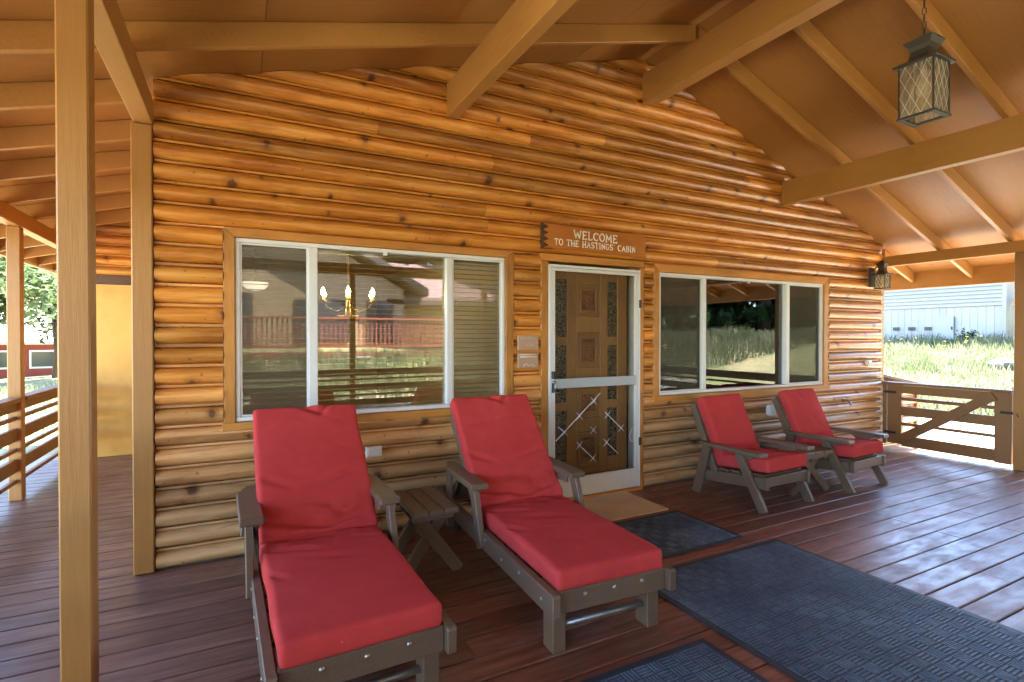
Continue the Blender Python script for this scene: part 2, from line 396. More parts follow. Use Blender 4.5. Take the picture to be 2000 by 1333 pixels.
def apron():
    vs = []; fs = []; nx, ny = 60, 50; xs = [-8 + 20.5 * i / nx for i in range(nx + 1)]; yv = [-9.6 + 16 * j / ny for j in range(ny + 1)]
    idx = {}
    for j, y in enumerate(yv):
        for i, x in enumerate(xs):
            idx[(i, j)] = len(vs); vs.append((x, y, gh(x, y) + .012))
    for j in range(ny):
        for i in range(nx):
            x, y = (xs[i] + xs[i + 1]) / 2, (yv[j] + yv[j + 1]) / 2; e = .5 * noise.noise(Vector((x * .7, y * .7, 2)))
            if x < 11.3 + e * 1.5 and y > -8.6 + e * 1.5 and x > -7 + e: fs.append((idx[(i, j)], idx[(i + 1, j)], idx[(i + 1, j + 1)], idx[(i, j + 1)]))
    o = MB().add(vs, fs, True).build('gravel_apron', 'gravel', recalc=False); tag(o, 'pale sandy gravel strip around the porch', 'path', kind='structure')
apron()

# ================================================================== deck
deck = MB().box(-1.9, 7.68, -5.95, -.02, -.34, -.05).box(-1.9, -.5, -.02, 4.2, -.34, -.05).build('porch_deck', 'darktrim')
tag(deck, 'red brown wooden porch deck of long boards', 'deck', kind='structure')
BP = .158; y0 = -1.88 + BP * -26
def board(x0, x1, ya, yb, dz):
    c = .004; p = [(ya, -.03), (ya, dz - c), (ya + c, dz), (yb - c, dz), (yb, dz - c), (yb, -.03)]
    MB().prism(p, 0, x0, x1).build('board', 'deck', deck, 0)
k = 0
while True:
    ya = y0 + BP * k + .0045; yb = ya + BP - .009
    if yb > 4.2: break
    xr = 7.72 if yb < .02 else -.47
    if ya < .02 < yb: xr = 7.72
    cuts = []; x = -1.95 + rng.choice([1.45, 2.4, 2.9, 3.6, 4.1])
    while x < xr - 1.0: cuts.append(x); x += rng.choice([2.4, 3.0, 3.66, 3.66, 4.2])
    xs = [-1.95] + cuts + [xr]
    for a, b_ in zip(xs, xs[1:]): board(a + .0015, b_ - .0015, ya, yb, rng.uniform(-.0015, .001))
    k += 1

# ================================================================== cabin
cabin = empty('log_cabin', (0, 0, 0), 0, 'varnished orange log cabin wall with two sliding windows and a screened door', 'cabin')
LC = .1275
def logprof(t):                 # outward bulge (m) over one course, t 0..1: groove, round face, groove, narrow lip
    if t < .045: return -.012
    if t < .85:
        u = (t - .045) / .805; return .006 + .054 * (max(0, 1 - (2 * u - 1) ** 2)) ** .6
    if t < .885: return -.006
    return .022
TS = [0, .0449, .0451, .06, .10, .17, .27, .38, .49, .60, .70, .78, .825, .8499, .8501, .8849, .8851, .93, 1.0]
def log_piece(x0, x1, k_, ta=0.0, tb=1.0, yb=.03, roofclip=True, depth=.03):
    ts = sorted({ta, tb} | {t for t in TS if ta < t < tb}); z0 = k_ * LC
    poly = [(yb - logprof(t), z0 + t * LC) for t in ts] + [(yb + depth, z0 + tb * LC), (yb + depth, z0 + ta * LC)]
    mb = MB().prism(poly, 0, x0, x1); me = mb.mesh('log', 'log')
    bm = bmesh.new(); bm.from_mesh(me); zt = z0 + tb * LC
    if roofclip and (zt > min(zs(x0), zs(x1)) - .002):
        for (p, nrm) in (((0, 0, zs(0) - .004), (-.265, 0, 1)), ((PX, 0, PZ - .004), (.3628, 0, 1))):
            g = bm.verts[:] + bm.edges[:] + bm.faces[:]
            r = bmesh.ops.bisect_plane(bm, geom=g, plane_co=p, plane_no=nrm, clear_outer=True)
            ed = [e for e in r['geom_cut'] if isinstance(e, bmesh.types.BMEdge)]
            if ed: bmesh.ops.edgeloop_fill(bm, edges=ed)
    if len(bm.verts) < 4: bm.free(); return None
    for f in bm.faces:
        n_ = f.normal
        f.smooth = abs(n_.x) < .3 and len(f.verts) == 4 and n_.y < .2
    for e in bm.edges:
        if len(e.link_faces) == 2 and e.calc_face_angle(0) > .9: e.smooth = False
    bm.to_mesh(me); bm.free()
    return link('log', me, cabin)
OPEN = [(-.088, 2.032, .848, 2.160), (2.294, 3.432, -.1, 2.166), (3.555, 6.314, .826, 2.152)]
for k_ in range(33):
    z0, z1 = k_ * LC, (k_ + 1) * LC
    # vertical sub bands of this course cut by the openings
    zc = sorted({z0, z1} | {z for o in OPEN for z in (o[2], o[3]) if z0 < z < z1})
    for za, zb in zip(zc, zc[1:]):
        if zb - za < .004: continue
        zm = (za + zb) / 2; segs = [(LX, RX)]
        for o in OPEN:
            if o[2] < zm < o[3]:
                ns = []
                for a, b_ in segs:
                    if o[1] <= a or o[0] >= b_: ns.append((a, b_)); continue
                    if o[0] - a > .02: ns.append((a, o[0]))
                    if b_ - o[1] > .02: ns.append((o[1], b_))
                segs = ns
        rl = random.Random(k_ * 7 + 3)
        for a, b_ in segs:
            # clip to the gable
            if z1 > zs(a): a = max(a, (z0 - 3.171) / .265)
            if z1 > zs(b_): b_ = min(b_, PX + (PZ - z0) / .3628)
            if b_ - a < .05: continue
            xs = [a]; x = a + rl.uniform(1.2, 3.0)
            while x < b_ - .8: xs.append(x); x += rl.uniform(1.8, 3.4)
            xs.append(b_)
            for p, q in zip(xs, xs[1:]): log_piece(p + .001, q - .001, k_, (za - z0) / LC, (zb - z0) / LC)
# core wall behind the logs
wc = MB()
for x0, x1, z0, z1 in [(LX, -.05, -.3, 2.5), (-.05, 1.99, -.3, .87), (-.05, 1.99, 2.12, 2.5), (1.99, 2.34, -.3, 2.5), (2.34, 3.39, 2.11, 2.5), (3.39, 3.6, -.3, 2.5), (3.6, 6.26, -.3, .85), (3.6, 6.26, 2.11, 2.5), (6.26, RX, -.3, 2.5), (2.34, 3.39, -.3, -.002)]:
    wc.box(x0, x1, .062, .16, z0, z1)
wc.prism([(LX, 2.5), (RX, 2.5), (RX, zs(RX) - .01), (PX, PZ - .01), (LX, zs(LX) - .01)], 1, .062, .16)
wc.box(LX, LX + .1, .16, 8.5, -.3, 3.04).box(RX - .1, RX, .16, 8.5, -.3, 2.6).box(LX + .1, RX - .1, 8.4, 8.5, -.3, 2.6).prism([(LX, 2.62), (RX, 2.605), (PX, PZ - .01), (LX, zs(LX) - .01)], 1, 8.4, 8.5)
wc.build('wall_core', 'cream', cabin)
# side wall logs (left side of the cabin, along the side porch)
for k_ in range(23):
    me_ = None
    z0 = k_ * LC; poly = [(LX - logprof(t) + .0, z0 + t * LC) for t in TS] + [(LX + .01, z0 + LC), (LX + .01, z0)]
    o = MB().prism(poly, 1, .07, 3.95) if True else None
    ob = o.build('log', 'log', cabin)
# corner boards
B('corner_post', 'post', cabin, -.572, -.464, -.035, .075, .003, 2.742, .006)
B('corner_post', 'post', cabin, 7.452, 7.535, .0, .10, .003, 2.352, .005)

# ---- windows
def window(x0, x1, z0, z1, m1, m2, tx0, tx1, tz0, tz1):
    wd = B('window', 'darktrim', cabin, x0 + .002, x1 - .002, .075, .085, z0 + .002, z0 + .012, 0)
    yf = -.012
    tw = x0 - tx0
    t = .028
    def tr(poly, m): MB().prism(poly, 1, yf - t + .02, .055).build('trim_board', m, wd, .003)
    tr([(tx0, tz1), (tx1, tz1), (x1 + .002, z1 + .002), (x0 - .002, z1 + .002)], 'trim')
    tr([(tx0, tz0 + .001), (x0 - .002, z0 - .003), (x0 - .002, z1 + .0005), (tx0, tz1 - .003)], 'trimv')
    tr([(tx1, tz0 + .001), (tx1, tz1 - .003), (x1 + .002, z1 + .0005), (x1 + .002, z0 - .003)], 'trimv')
    MB().box(tx0 - .01, tx1 + .01, -.034, .055, tz0 - .012, z0 - .004).build('sill_board', 'trim', wd, .003)
    fw = .028
    fr = MB()
    fr.box(x0, x1, -.002, .07, z1 - fw, z1).box(x0, x1, -.006, .07, z0, z0 + fw).box(x0, x0 + fw, -.001, .069, z0 + fw, z1 - fw).box(x1 - fw, x1, -.001, .069, z0 + fw, z1 - fw)
    fr.build('frame', 'alu', wd, .003)
    for a, b_ in (m1, m2): MB().box(a, b_, -.004, .06, z0 + fw + .001, z1 - fw - .001).build('mullion', 'alu', wd, .004)
    for i, (a, b_) in enumerate(((x0 + fw, m1[0]), (m1[1], m2[0]), (m2[1], x1 - fw))):
        yy = .036 if i != 1 else .046
        MB().box(a + .001, b_ - .001, yy, yy + .004, z0 + fw, z1 - fw).build('pane', 'glass', wd)
        if i != 1:
            MB().add([(a + .012, .016, z0 + fw + .01), (b_ - .012, .016, z0 + fw + .01), (b_ - .012, .016, z1 - fw - .01), (a + .012, .016, z1 - fw - .01)], [(0, 1, 2, 3)]).build('insect_screen', 'screen', wd, recalc=False)
            sf = MB(); g = .012
            sf.box(a + .0015, a + g, .010, .022, z0 + fw + .0015, z1 - fw - .0015).box(b_ - g, b_ - .0015, .010, .022, z0 + fw + .0015, z1 - fw - .0015).box(a + g, b_ - g, .011, .021, z0 + fw + .0015, z0 + fw + .012).box(a + g, b_ - g, .011, .021, z1 - fw - .012, z1 - fw - .0015)
            sf.build('screen_frame', 'alu', wd)
    MB().box((m1[1] + m2[0]) / 2 - .02, (m1[1] + m2[0]) / 2 + .012, -.012, -.003, z1 - fw - .022, z1 - fw + .004).build('latch', 'white', wd, .002)
    return wd
window(-.019, 1.956, .892, 2.100, (.432, .492), (1.447, 1.499), -.086, 2.030, .85, 2.158)
window(3.628, 6.224, .874, 2.076, (4.222, 4.276), (5.549, 5.606), 3.557, 6.312, .828, 2.150)
# ---- blinds
def blind(x0, x1, z0, z1, label):
    r = empty('window_blind', ((x0 + x1) / 2, .080, z1), 0, label, 'blind', 'open slatted blinds behind the windows')
    h = (x1 - x0) / 2; MB().box(-h, h, -.02, .02, -.035, 0).build('headrail', 'blind', r, .002)
    slat = MB().add([(-h, -.0125, -.002), (h, -.0125, -.002), (h, 0, .002), (-h, 0, .002), (h, .0125, 0), (-h, .0125, 0),
                     (-h, -.0125, -.0032), (h, -.0125, -.0032), (h, 0, .0008), (-h, 0, .0008), (h, .0125, -.0012), (-h, .0125, -.0012)],
                    [(0, 1, 2, 3), (3, 2, 4, 5), (7, 6, 9, 8), (8, 9, 11, 10), (0, 6, 7, 1), (5, 4, 10, 11), (0, 3, 9, 6), (3, 5, 11, 9), (1, 7, 8, 2), (2, 8, 10, 4)]).mesh('slat', 'blind')
    n = int((z1 - z0 - .06) / .037)
    for i in range(n):
        o = link('slat', slat, r); o.location = (0, 0, -.055 - .037 * i); o.rotation_euler = (R(rng.uniform(7, 12)), R(rng.uniform(-.08, .08)), 0)
    MB().box(-h, h, -.012, .012, -(z1 - z0), -(z1 - z0) + .015).build('bottom_rail', 'blind', r, .002)
    for c in (-.82, -.4, .02, .42, .82): MB().tube([(c * h, -.016, -.03), (c * h, -.016, -(z1 - z0) + .01)], .0012, 5).build('cord', 'blind', r)
blind(.01, 1.93, .93, 2.085, 'open horizontal blind inside the larger window left of the door')
blind(3.66, 6.19, .91, 2.06, 'open horizontal blind inside the window right of the door')

# ---- doors
fd = B('front_door', 'door', cabin, 2.40, 3.325, .12, .145, .03, 2.05, 0)
dtrim = [('trimv', 2.296, 2.367, -.018, .055, .0, 2.098), ('trimv', 3.381, 3.430, -.018, .055, .0, 2.098), ('trim', 2.296, 3.430, -.022, .055, 2.100, 2.164)]
for m_, a, b_, c, d, e, f in dtrim: B('door_casing', m_, cabin, a, b_, c, d, e + .002, f, .003)
B('threshold', 'trim', cabin, 2.36, 3.39, -.06, .15, .001, .024, .004)
# stiles, rails around glass strips and panels (columns: glass | panel | glass)
GX = [(2.503, 2.634), (3.094, 3.209)]; PXs = (2.745, 3.005)
GZ = [(1.447, 1.967), (.856, 1.371), (.317, .776)]; PZs = [(1.635, 1.93), (1.165, 1.486), (.704, .971), (.252, .572)]
def dbar(x0, x1, z0, z1, n_='door_rail'): MB().box(x0, x1, .098, .121, z0, z1).build(n_, 'door', fd, .004)
for a, b_ in ((2.40, 2.503), (2.634, 2.745), (3.005, 3.094), (3.209, 3.325)): dbar(a + .0005, b_ - .0005, .03, 2.05, 'door_stile')
for gx in GX:
    zz = [.03] + [v for g in reversed(GZ) for v in g] + [2.05]
    for i in range(0, len(zz), 2): dbar(gx[0], gx[1], zz[i] + .0005, zz[i + 1] - .0005)
    for z0, z1 in GZ:
        MB().box(gx[0] + .001, gx[1] - .001, .112, .118, z0, z1).build('glass_strip', 'pebble', fd)
zz = [.03] + [v for g in reversed(PZs) for v in g] + [2.05]
for i in range(0, len(zz), 2): dbar(PXs[0], PXs[1], zz[i] + .0005, zz[i + 1] - .0005)
def carve_h(u, v):      # u, v in -1..1, scroll relief
    a = abs(u); h = 0
    for cx, cy, rr in ((.42, .48, .26), (.42, -.48, .26), (.30, .0, .18)):
        d = math.hypot((a - cx), (v - cy)); h = max(h, math.exp(-((d - rr) / .075) ** 2), .9 * math.exp(-((d - rr * .35) / .07) ** 2))
    h = max(h, .9 * math.exp(-(a / .07) ** 2) * (abs(v) < .88))
    an = math.atan2(v, a); d = math.hypot(a, v); h = max(h, .8 * math.exp(-((d - .55 - .22 * math.cos(4 * an)) / .06) ** 2))
    h += .3 * noise.noise(Vector((a * 6, v * 6, 3)))
    return h
for z0, z1 in PZs:
    fr = MB(); x0, x1 = PXs
    for i, (w_, y_) in enumerate(((.016, .094), (.016, .104), (.016, .098))):
        a = .002 + i * .0165
        fr.box(x0 + a, x1 - a, y_, .1195, z1 - a - w_, z1 - a).box(x0 + a, x1 - a, y_, .1195, z0 + a, z0 + a + w_)
        fr.box(x0 + a, x0 + a + w_, y_ + .0007, .1195, z0 + a + w_, z1 - a - w_).box(x1 - a - w_, x1 - a, y_ + .0007, .1195, z0 + a + w_, z1 - a - w_)
    fr.build('panel_moulding', 'door', fd, .002)
    nx, nz = 44, 56; a0, a1, b0, b1 = x0 + .052, x1 - .052, z0 + .052, z1 - .052; vs = []
    for j in range(nz + 1):
        for i in range(nx + 1):
            u, v = -1 + 2 * i / nx, -1 + 2 * j / nz; e = 1 if max(abs(u), abs(v)) < .97 else 0
            vs.append((a0 + (a1 - a0) * i / nx, .117 - e * .02 * carve_h(u, v), b0 + (b1 - b0) * j / nz))
    MB().add(vs, [(j * (nx + 1) + i, j * (nx + 1) + i + 1, (j + 1) * (nx + 1) + i + 1, (j + 1) * (nx + 1) + i) for j in range(nz) for i in range(nx)], True).build('carved_panel', 'carve', fd, recalc=False)
MB().lathe([(.0, 0), (.022, 0), (.03, .012), (.028, .03), (.018, .04), (0, .042)], n=14).build('door_knob', 'brass', fd).matrix_local = Matrix.Translation((2.45, .098, .97)) @ Matrix.Rotation(R(90), 4, 'X')
# screen door
sdr = MB()
X0, X1, Z0, Z1 = 2.369, 3.379, .026, 2.074
sdr.box(X0, X1, -.030, .008, Z1 - .022, Z1).box(X0, X0 + .018, -.030, .008, Z0, Z1 - .0225).box(X1 - .018, X1, -.030, .008, Z0, Z1 - .0225)
sdo = sdr.build('screen_door', 'alu', cabin, .002)
a0, a1 = X0 + .021, X1 - .021
lf = MB(); lf.box(a0, a1, -.027, .002, 2.020, 2.049).box(a0, a1, -.027, .002, Z0 + .004, .205).box(a0, a0 + .043, -.0265, .002, .2055, 2.0195).box(a1 - .043, a1, -.0265, .002, .2055, 2.0195)
lf.build('leaf_frame', 'alu', sdo, .003)
MB().box(a0 + .02, a1 - .02, -.030, -.0275, .045, .185).build('kick_plate', 'alu', sdo, .001)
MB().box(a0 + .03, a1 - .03, -.034, -.018, .998, 1.082).build('push_bar', 'alugrey', sdo, .003)
for z0, z1 in ((.2055, .995), (1.085, 2.0195)):
    MB().add([(a0 + .04, -.014, z0), (a1 - .04, -.014, z0), (a1 - .04, -.014, z1), (a0 + .04, -.014, z1)], [(0, 1, 2, 3)]).build('mesh_panel', 'dscreen', sdo, recalc=False)
MB().box(X0 + .022, X0 + .05, -.06, -.028, 1.085, 1.15).build('latch', 'black', sdo, .004)
MB().box(X0 + .026, X0 + .042, -.052, -.028, .965, 1.05).build('latch', 'black', sdo, .004)
MB().tube([(X0 + .034, -.03, 1.06), (X0 + .034, -.07, 1.07), (X0 + .034, -.075, 1.0), (X0 + .034, -.05, .97)], .006, 8).build('handle', 'steel', sdo)
for z in (.42, 1.72): MB().box(X1 - .02, X1 + .006, -.04, -.0305, z, z + .075).build('hinge', 'black', sdo, .002)
# decorative rods with crosses
def rod(p, q, r=.005): MB().tube([(p[0], -.024, p[1]), (q[0], -.024, q[1])], r, 7).build('grille_rod', 'alu', sdo)
rod((2.44, .542), (2.916, .937), .0042); rod((2.975, .755), (3.18, .575), .0035); rod((2.67, .498), (2.86, .33), .0035); rod((2.975, .492), (3.12, .365), .0035)
rod((2.46, .665), (2.53, .61), .003)
for c in ((2.529, .612), (2.686, .743), (2.842, .867), (2.997, .735), (3.152, .600), (2.837, .607), (2.686, .483), (2.832, .353), (2.986, .482)):
    mb = MB(); L_ = .034
    for sx_, sz_ in ((1, 1), (1, -1)): mb.tube([(c[0] - L_ * sx_, -.025, c[1] - L_ * sz_), (c[0], -.031, c[1]), (c[0] + L_ * sx_, -.025, c[1] + L_ * sz_)], [.0015, .0034, .0015], 6)
    mb.build('grille_cross', 'alu', sdo)
MB().tube([(3.29, -.022, .50 + .09), (3.268, -.022, .55), (3.255, -.022, .51), (3.27, -.022, .47), (3.295, -.022, .455)], .003, 6).build('grille_rod', 'alu', sdo)

# ================================================================== porch roof
roof = empty('porch_roof', (0, 0, 0), 0, 'tan painted porch roof with exposed beams, rafters and posts', 'roof')
YF, YB = -6.35, 9.0
# beams across the porch
for x0, x1, z0, z1 in ((-.56, -.456, 2.745, 2.893), (1.44, 1.535, 3.155, 3.41), (3.40, 3.54, 3.655, 3.93), (5.427, 5.53, 2.926, 3.19), (7.452, 7.542, 2.355, 2.483)):
    yb_ = -.02 if x0 > 0 else .12
    if x0 > 7: yb_ = 3.5
    if x0 < 0: yb_ = -.004
    B('beam', 'tan', roof, x0, x1, YF + .1, yb_, z0, z1, .005)
B('beam', 'tan', roof, -1.80, -1.70, YF + .1, 8.6, 2.42, 2.56, .005)
# header across the front
B('header_beam', 'tan', roof, -1.69, 7.44, -5.78, -5.68, 2.55, 2.742, .005)
# rafters
def rafter(y, x0, x1, y1=None):
    for a, b_ in ((x0, min(x1, PX - .02)), (max(x0, PX + .02), x1)):
        if b_ - a < .2: continue
        d = .140
        p = [(a, zs(a) - .002), (b_, zs(b_) - .002), (b_, zs(b_) - d), (a, zs(a) - d)]
        MB().prism(p, 1, y, y + .04).build('rafter', 'tan', roof, .003)
ys = [-.65 - .66 * i for i in range(9)]
for y in ys: rafter(y, -2.38, 8.28)
for i in range(1, 15):
    y = -.65 + .66 * i
    rafter(y, -2.38, -.53)
    if y < 2: rafter(y, 7.56, 8.28)
# fascia boards
B('fascia', 'tan', roof, 8.283, 8.325, YF + .02, YB - .1, 2.105, zs(8.3) + .012, .004)
B('fascia', 'tan', roof, -2.425, -2.383, YF + .02, YB - .1, zs(-2.4) - .16, zs(-2.4) + .012, .004)
# sheathing panels
def panel(xa, xb, ya, yb_):
    g = .0015; t = .014
    p = [(xa + g, zs(xa + g)), (xb - g, zs(xb - g)), (xb - g, zs(xb - g) + t), (xa + g, zs(xa + g) + t)]
    MB().prism(p, 1, ya + g, yb_ - g).build('ceiling_panel', 'ceil', roof)
yb = [YF, -5.91, -4.59, -3.27, -1.95, -.63, .69, 2.01, 3.33, 4.65, 6.0, 7.5, YB]
xb_ = [-2.43, .14, 2.62, PX]; xr_ = [PX, 5.9, 8.33]
for a, b_ in zip(yb, yb[1:]):
    for q in (xb_, xr_):
        for c, d in zip(q, q[1:]): panel(c, d, a, b_)
sh = MB()
for xa, xb2 in ((-2.5, PX), (PX, 8.4)):
    sh.prism([(xa, zs(xa) + .018), (xb2, zs(xb2) + .018), (xb2, zs(xb2) + .05), (xa, zs(xa) + .05)], 1, YF - .05, YB + .05)
sh.build('shingle_cover', 'shingle', roof)
# posts
for x0, x1, y0_, y1_, zt in ((-.552, -.460, -1.59, -1.495, 2.743), (-.552, -.46, -5.775, -5.685, 2.548), (1.765, 1.86, -5.775, -5.685, 2.548), (4.35, 4.445, -5.775, -5.685, 2.548),
                             (7.45, 7.545, -1.44, -1.335, 2.353), (7.45, 7.545, -5.775, -5.69, 2.353), (-1.795, -1.700, 2.20, 2.295, 2.418), (-1.795, -1.700, -1.6, -1.5, 2.418), (-1.795, -1.70, -5.77, -5.69, 2.418)):
    B('post', 'post', roof, x0, x1, y0_, y1_, .003, zt, .006)

# ================================================================== side porch end wall
ew = empty('porch_end_wall', (-1.1, 3.97, 0), 0, 'ochre painted panel wall with log gable closing the left side porch', 'wall')
MB().box(-.72, .60, .0, 4.3, .003, 2.075).build('panel', 'panel', ew, .002)
MB().box(-.74, .63, -.012, .05, 2.078, 2.175).build('trim_board', 'darktrim', ew, .003)
for i in range(5):
    z0 = 2.18 + i * LC; poly = [(.03 - logprof(t), z0 + t * LC) for t in TS] + [(.05, z0 + LC), (.05, z0)]
    xa = -.72 if z0 + LC < zs(-1.82) - .16 else max(-.72, (z0 + .03 - 3.171) / .265 + 1.1)
    if xa < .5: MB().prism(poly, 0, xa, .63).build('log', 'log', ew)

# ================================================================== railings and gate
RZ = [(.735, .815, .04), (.655, .69, .035), (.47, .585, .038), (.375, .41, .035), (.20, .315, .038), (.10, .135, .035)]
def railing(p, q, label, dz=0.0, cap=True):
    p, q = Vector(p), Vector(q); L_ = (q - p).length
    r = empty('porch_railing', (p.x, p.y, 0), math.atan2(q.y - p.y, q.x - p.x), label, 'railing', 'brown board railings round the porch')
    for z0, z1, t in RZ: MB().box(.002, L_ - .002, -t / 2, t / 2, z0 + dz, z1 + dz).build('rail_board', 'gate', r, .003)
    MB().box(.002, L_ - .002, -.06, .06, .818 + dz, .855 + dz).build('top_cap', 'gate', r, .004)
    return r
railing((-1.748, 2.298), (-1.748, 3.95), 'board railing at the far end of the left side porch', .06)
railing((-1.748, -1.498), (-1.748, 2.198), 'long board railing along the left edge of the porch', .06)
railing((-1.748, -5.688), (-1.748, -1.602), 'board railing at the front corner of the porch left edge', .06)
railing((-1.698, -5.73), (-.555, -5.73), 'short board railing on the porch front left of the steps')
railing((-.458, -5.73), (1.763, -5.73), 'board railing on the porch front mirrored in the large window')
railing((1.862, -5.73), (4.348, -5.73), 'board railing on the porch front mirrored beside the middle post')
railing((4.447, -5.73), (7.448, -5.73), 'board railing on the porch front near its right corner')
railing((7.4975, -5.688), (7.4975, -1.442), 'board railing along the right edge of the porch beyond the gate post')
gt = empty('porch_gate', (7.4975, -.02, 0), R(-90), 'brown board gate with diagonal brace beside the cabin corner', 'gate')
MB().box(.0, .045, -.03, .03, .06, .86).build('hinge_post', 'gate', gt, .003)
MB().box(.055, .215, -.02, .022, .075, .83).build('stile', 'gate', gt, .004)
MB().box(1.145, 1.295, -.02, .022, .045, .83).build('stile', 'gate', gt, .004)
for z0, z1 in ((.725, .825), (.635, .675), (.445, .56), (.32, .355), (.055, .19)):
    MB().box(.217, 1.143, -.018, .018, z0, z1).build('board', 'gate', gt, .003)
MB().box(.0, 1.30, -.055, .045, .832, .862).build('top_cap', 'gate', gt, .004)
MB().beam((.20, -.0385, .13), (1.15, -.0385, .79), .04, .105, (0, 0, 1)).build('brace', 'gate', gt, .003)
MB().box(1.20, 1.33, -.034, -.021, .60, .625).tube([(1.31, -.03, .612), (1.35, -.045, .612), (1.36, -.045, .58)], .008, 7).build('latch', 'black', gt, .001)
for z in (.2, .72): MB().box(.02, .16, -.0365, -.031, z, z + .03).build('hinge', 'black', gt, .001)

# log clad lean-to box beyond the corner
bx = empty('log_lean_to', (7.56, .12, 0), 0, 'low log clad lean-to with sloping lid behind the gate', 'shed')
for i in range(9):
    z0 = -.28 + i * LC; poly = [(-logprof(t), z0 + t * LC) for t in TS] + [(.06, z0 + LC), (.06, z0)]
    xe = .93 if z0 + LC < .74 else .93 - (z0 + LC - .74) / .17
    if xe > .1: MB().prism(poly, 0, .0, xe).build('log', 'log', bx)
MB().prism([(-.02, .925), (1.0, .755), (1.0, .785), (-.02, .955)], 1, -.1, 1.3).build('lid', 'darktrim', bx, .003)
MB().box(.932, .985, -.055, .0, -.3, .735).build('corner_board', 'post', bx, .003)
MB().box(.0, .93, .07, 1.2, -.3, .70).build('body', 'darktrim', bx)

# ================================================================== furniture
def cushion_mesh(name, W_, D_, T_, seed, r=.024, nx=54, ny=72, nz=6, puff=.012, amp=.0032, crease=(), hinge=0):
    a, b_, c = W_ / 2, D_ / 2, T_ / 2; idx = {}; vs = []; fs = []
    def vid(p):
        k_ = tuple(round(q, 5) for q in p)
        if k_ not in idx: idx[k_] = len(vs); vs.append(Vector(p))
        return idx[k_]
    def face(fn, n, m):
        for i in range(n):
            for j in range(m):
                fs.append([vid(fn(i / n, j / m)), vid(fn((i + 1) / n, j / m)), vid(fn((i + 1) / n, (j + 1) / m)), vid(fn(i / n, (j + 1) / m))])
    L_ = lambda t, h: -h + 2 * h * t
    face(lambda u, v: (L_(u, a), L_(v, b_), c), nx, ny); face(lambda u, v: (L_(u, a), L_(1 - v, b_), -c), nx, ny)
    face(lambda u, v: (L_(u, a), -b_, L_(v, c)), nx, nz); face(lambda u, v: (L_(1 - u, a), b_, L_(v, c)), nx, nz)
    face(lambda u, v: (a, L_(u, b_), L_(v, c)), ny, nz); face(lambda u, v: (-a, L_(1 - u, b_), L_(v, c)), ny, nz)
    out = []
    for p in vs:
        q = Vector((max(-a + r, min(a - r, p.x)), max(-b_ + r, min(b_ - r, p.y)), max(-c + r, min(c - r, p.z))))
        d = p - q
        if d.length > 1e-6: p2 = q + d.normalized() * min(r, d.length if d.length < r else r)
        else: p2 = p.copy()
        u, v = p.x / a, p.y / b_
        if p.z > -c + 1e-4:
            up = (p.z + c) / (2 * c)
            h = puff * (1 - u * u) * (1 - v ** 4)
            n1 = noise.noise(Vector((p.x * 2.6 + seed, p.y * 7 + seed * 3, 1.7)))
            n2 = noise.noise(Vector((p.x * 5 + seed * 2, p.y * 12, 8.1 + seed)))
            n3 = noise.noise(Vector((p.x * 3.1, p.y * 3.1 + seed, 4.4)))
            hg = max(0, min(1, (hinge * v - .35) / .5)) if hinge else 0
            h += hg * .010 * noise.noise(Vector((p.x * 9 + seed * 4, p.y * 16, 2.2))) + hg * .006 * noise.noise(Vector((p.x * 22, p.y * 30 + seed, 6.2)))
            md = max(0, noise.noise(Vector((p.x * 2 + seed, p.y * 2, 3.3))) + .1) * 2.2
            h += (-amp * math.exp(-(n1 / .07) ** 2) - amp * .5 * math.exp(-(n2 / .07) ** 2)) * md + n3 * amp * 1.5
            for (x0, y0_, x1, y1_, dep, wd_) in crease:
                A_ = Vector((x0 * a, y0_ * b_)); Bq = Vector((x1 * a, y1_ * b_)); ab = Bq - A_; P_ = Vector((p.x, p.y))
                t = max(0, min(1, (P_ - A_).dot(ab) / ab.length_squared)); dd = (P_ - A_ - ab * t).length
                fade = math.sin(math.pi * max(.06, min(.94, t)))
                h += -1.45 * dep * fade * math.exp(-(dd / wd_) ** 2) + dep * .45 * fade * math.exp(-((dd - 1.8 * wd_) / wd_) ** 2)
            p2.z += h * up
            # uneven sides
            p2.x += .006 * noise.noise(Vector((p.y * 5, seed, p.z * 8))) * (abs(u) > .9)
            p2.y += .006 * noise.noise(Vector((p.x * 5, seed + 9, p.z * 8))) * (abs(v) > .9)
        out.append(p2)
    me = bpy.data.meshes.new(name); me.from_pydata(out, [], fs); me.polygons.foreach_set('use_smooth', [True] * len(fs)); me.materials.append(M['red']); me.update()
    return me

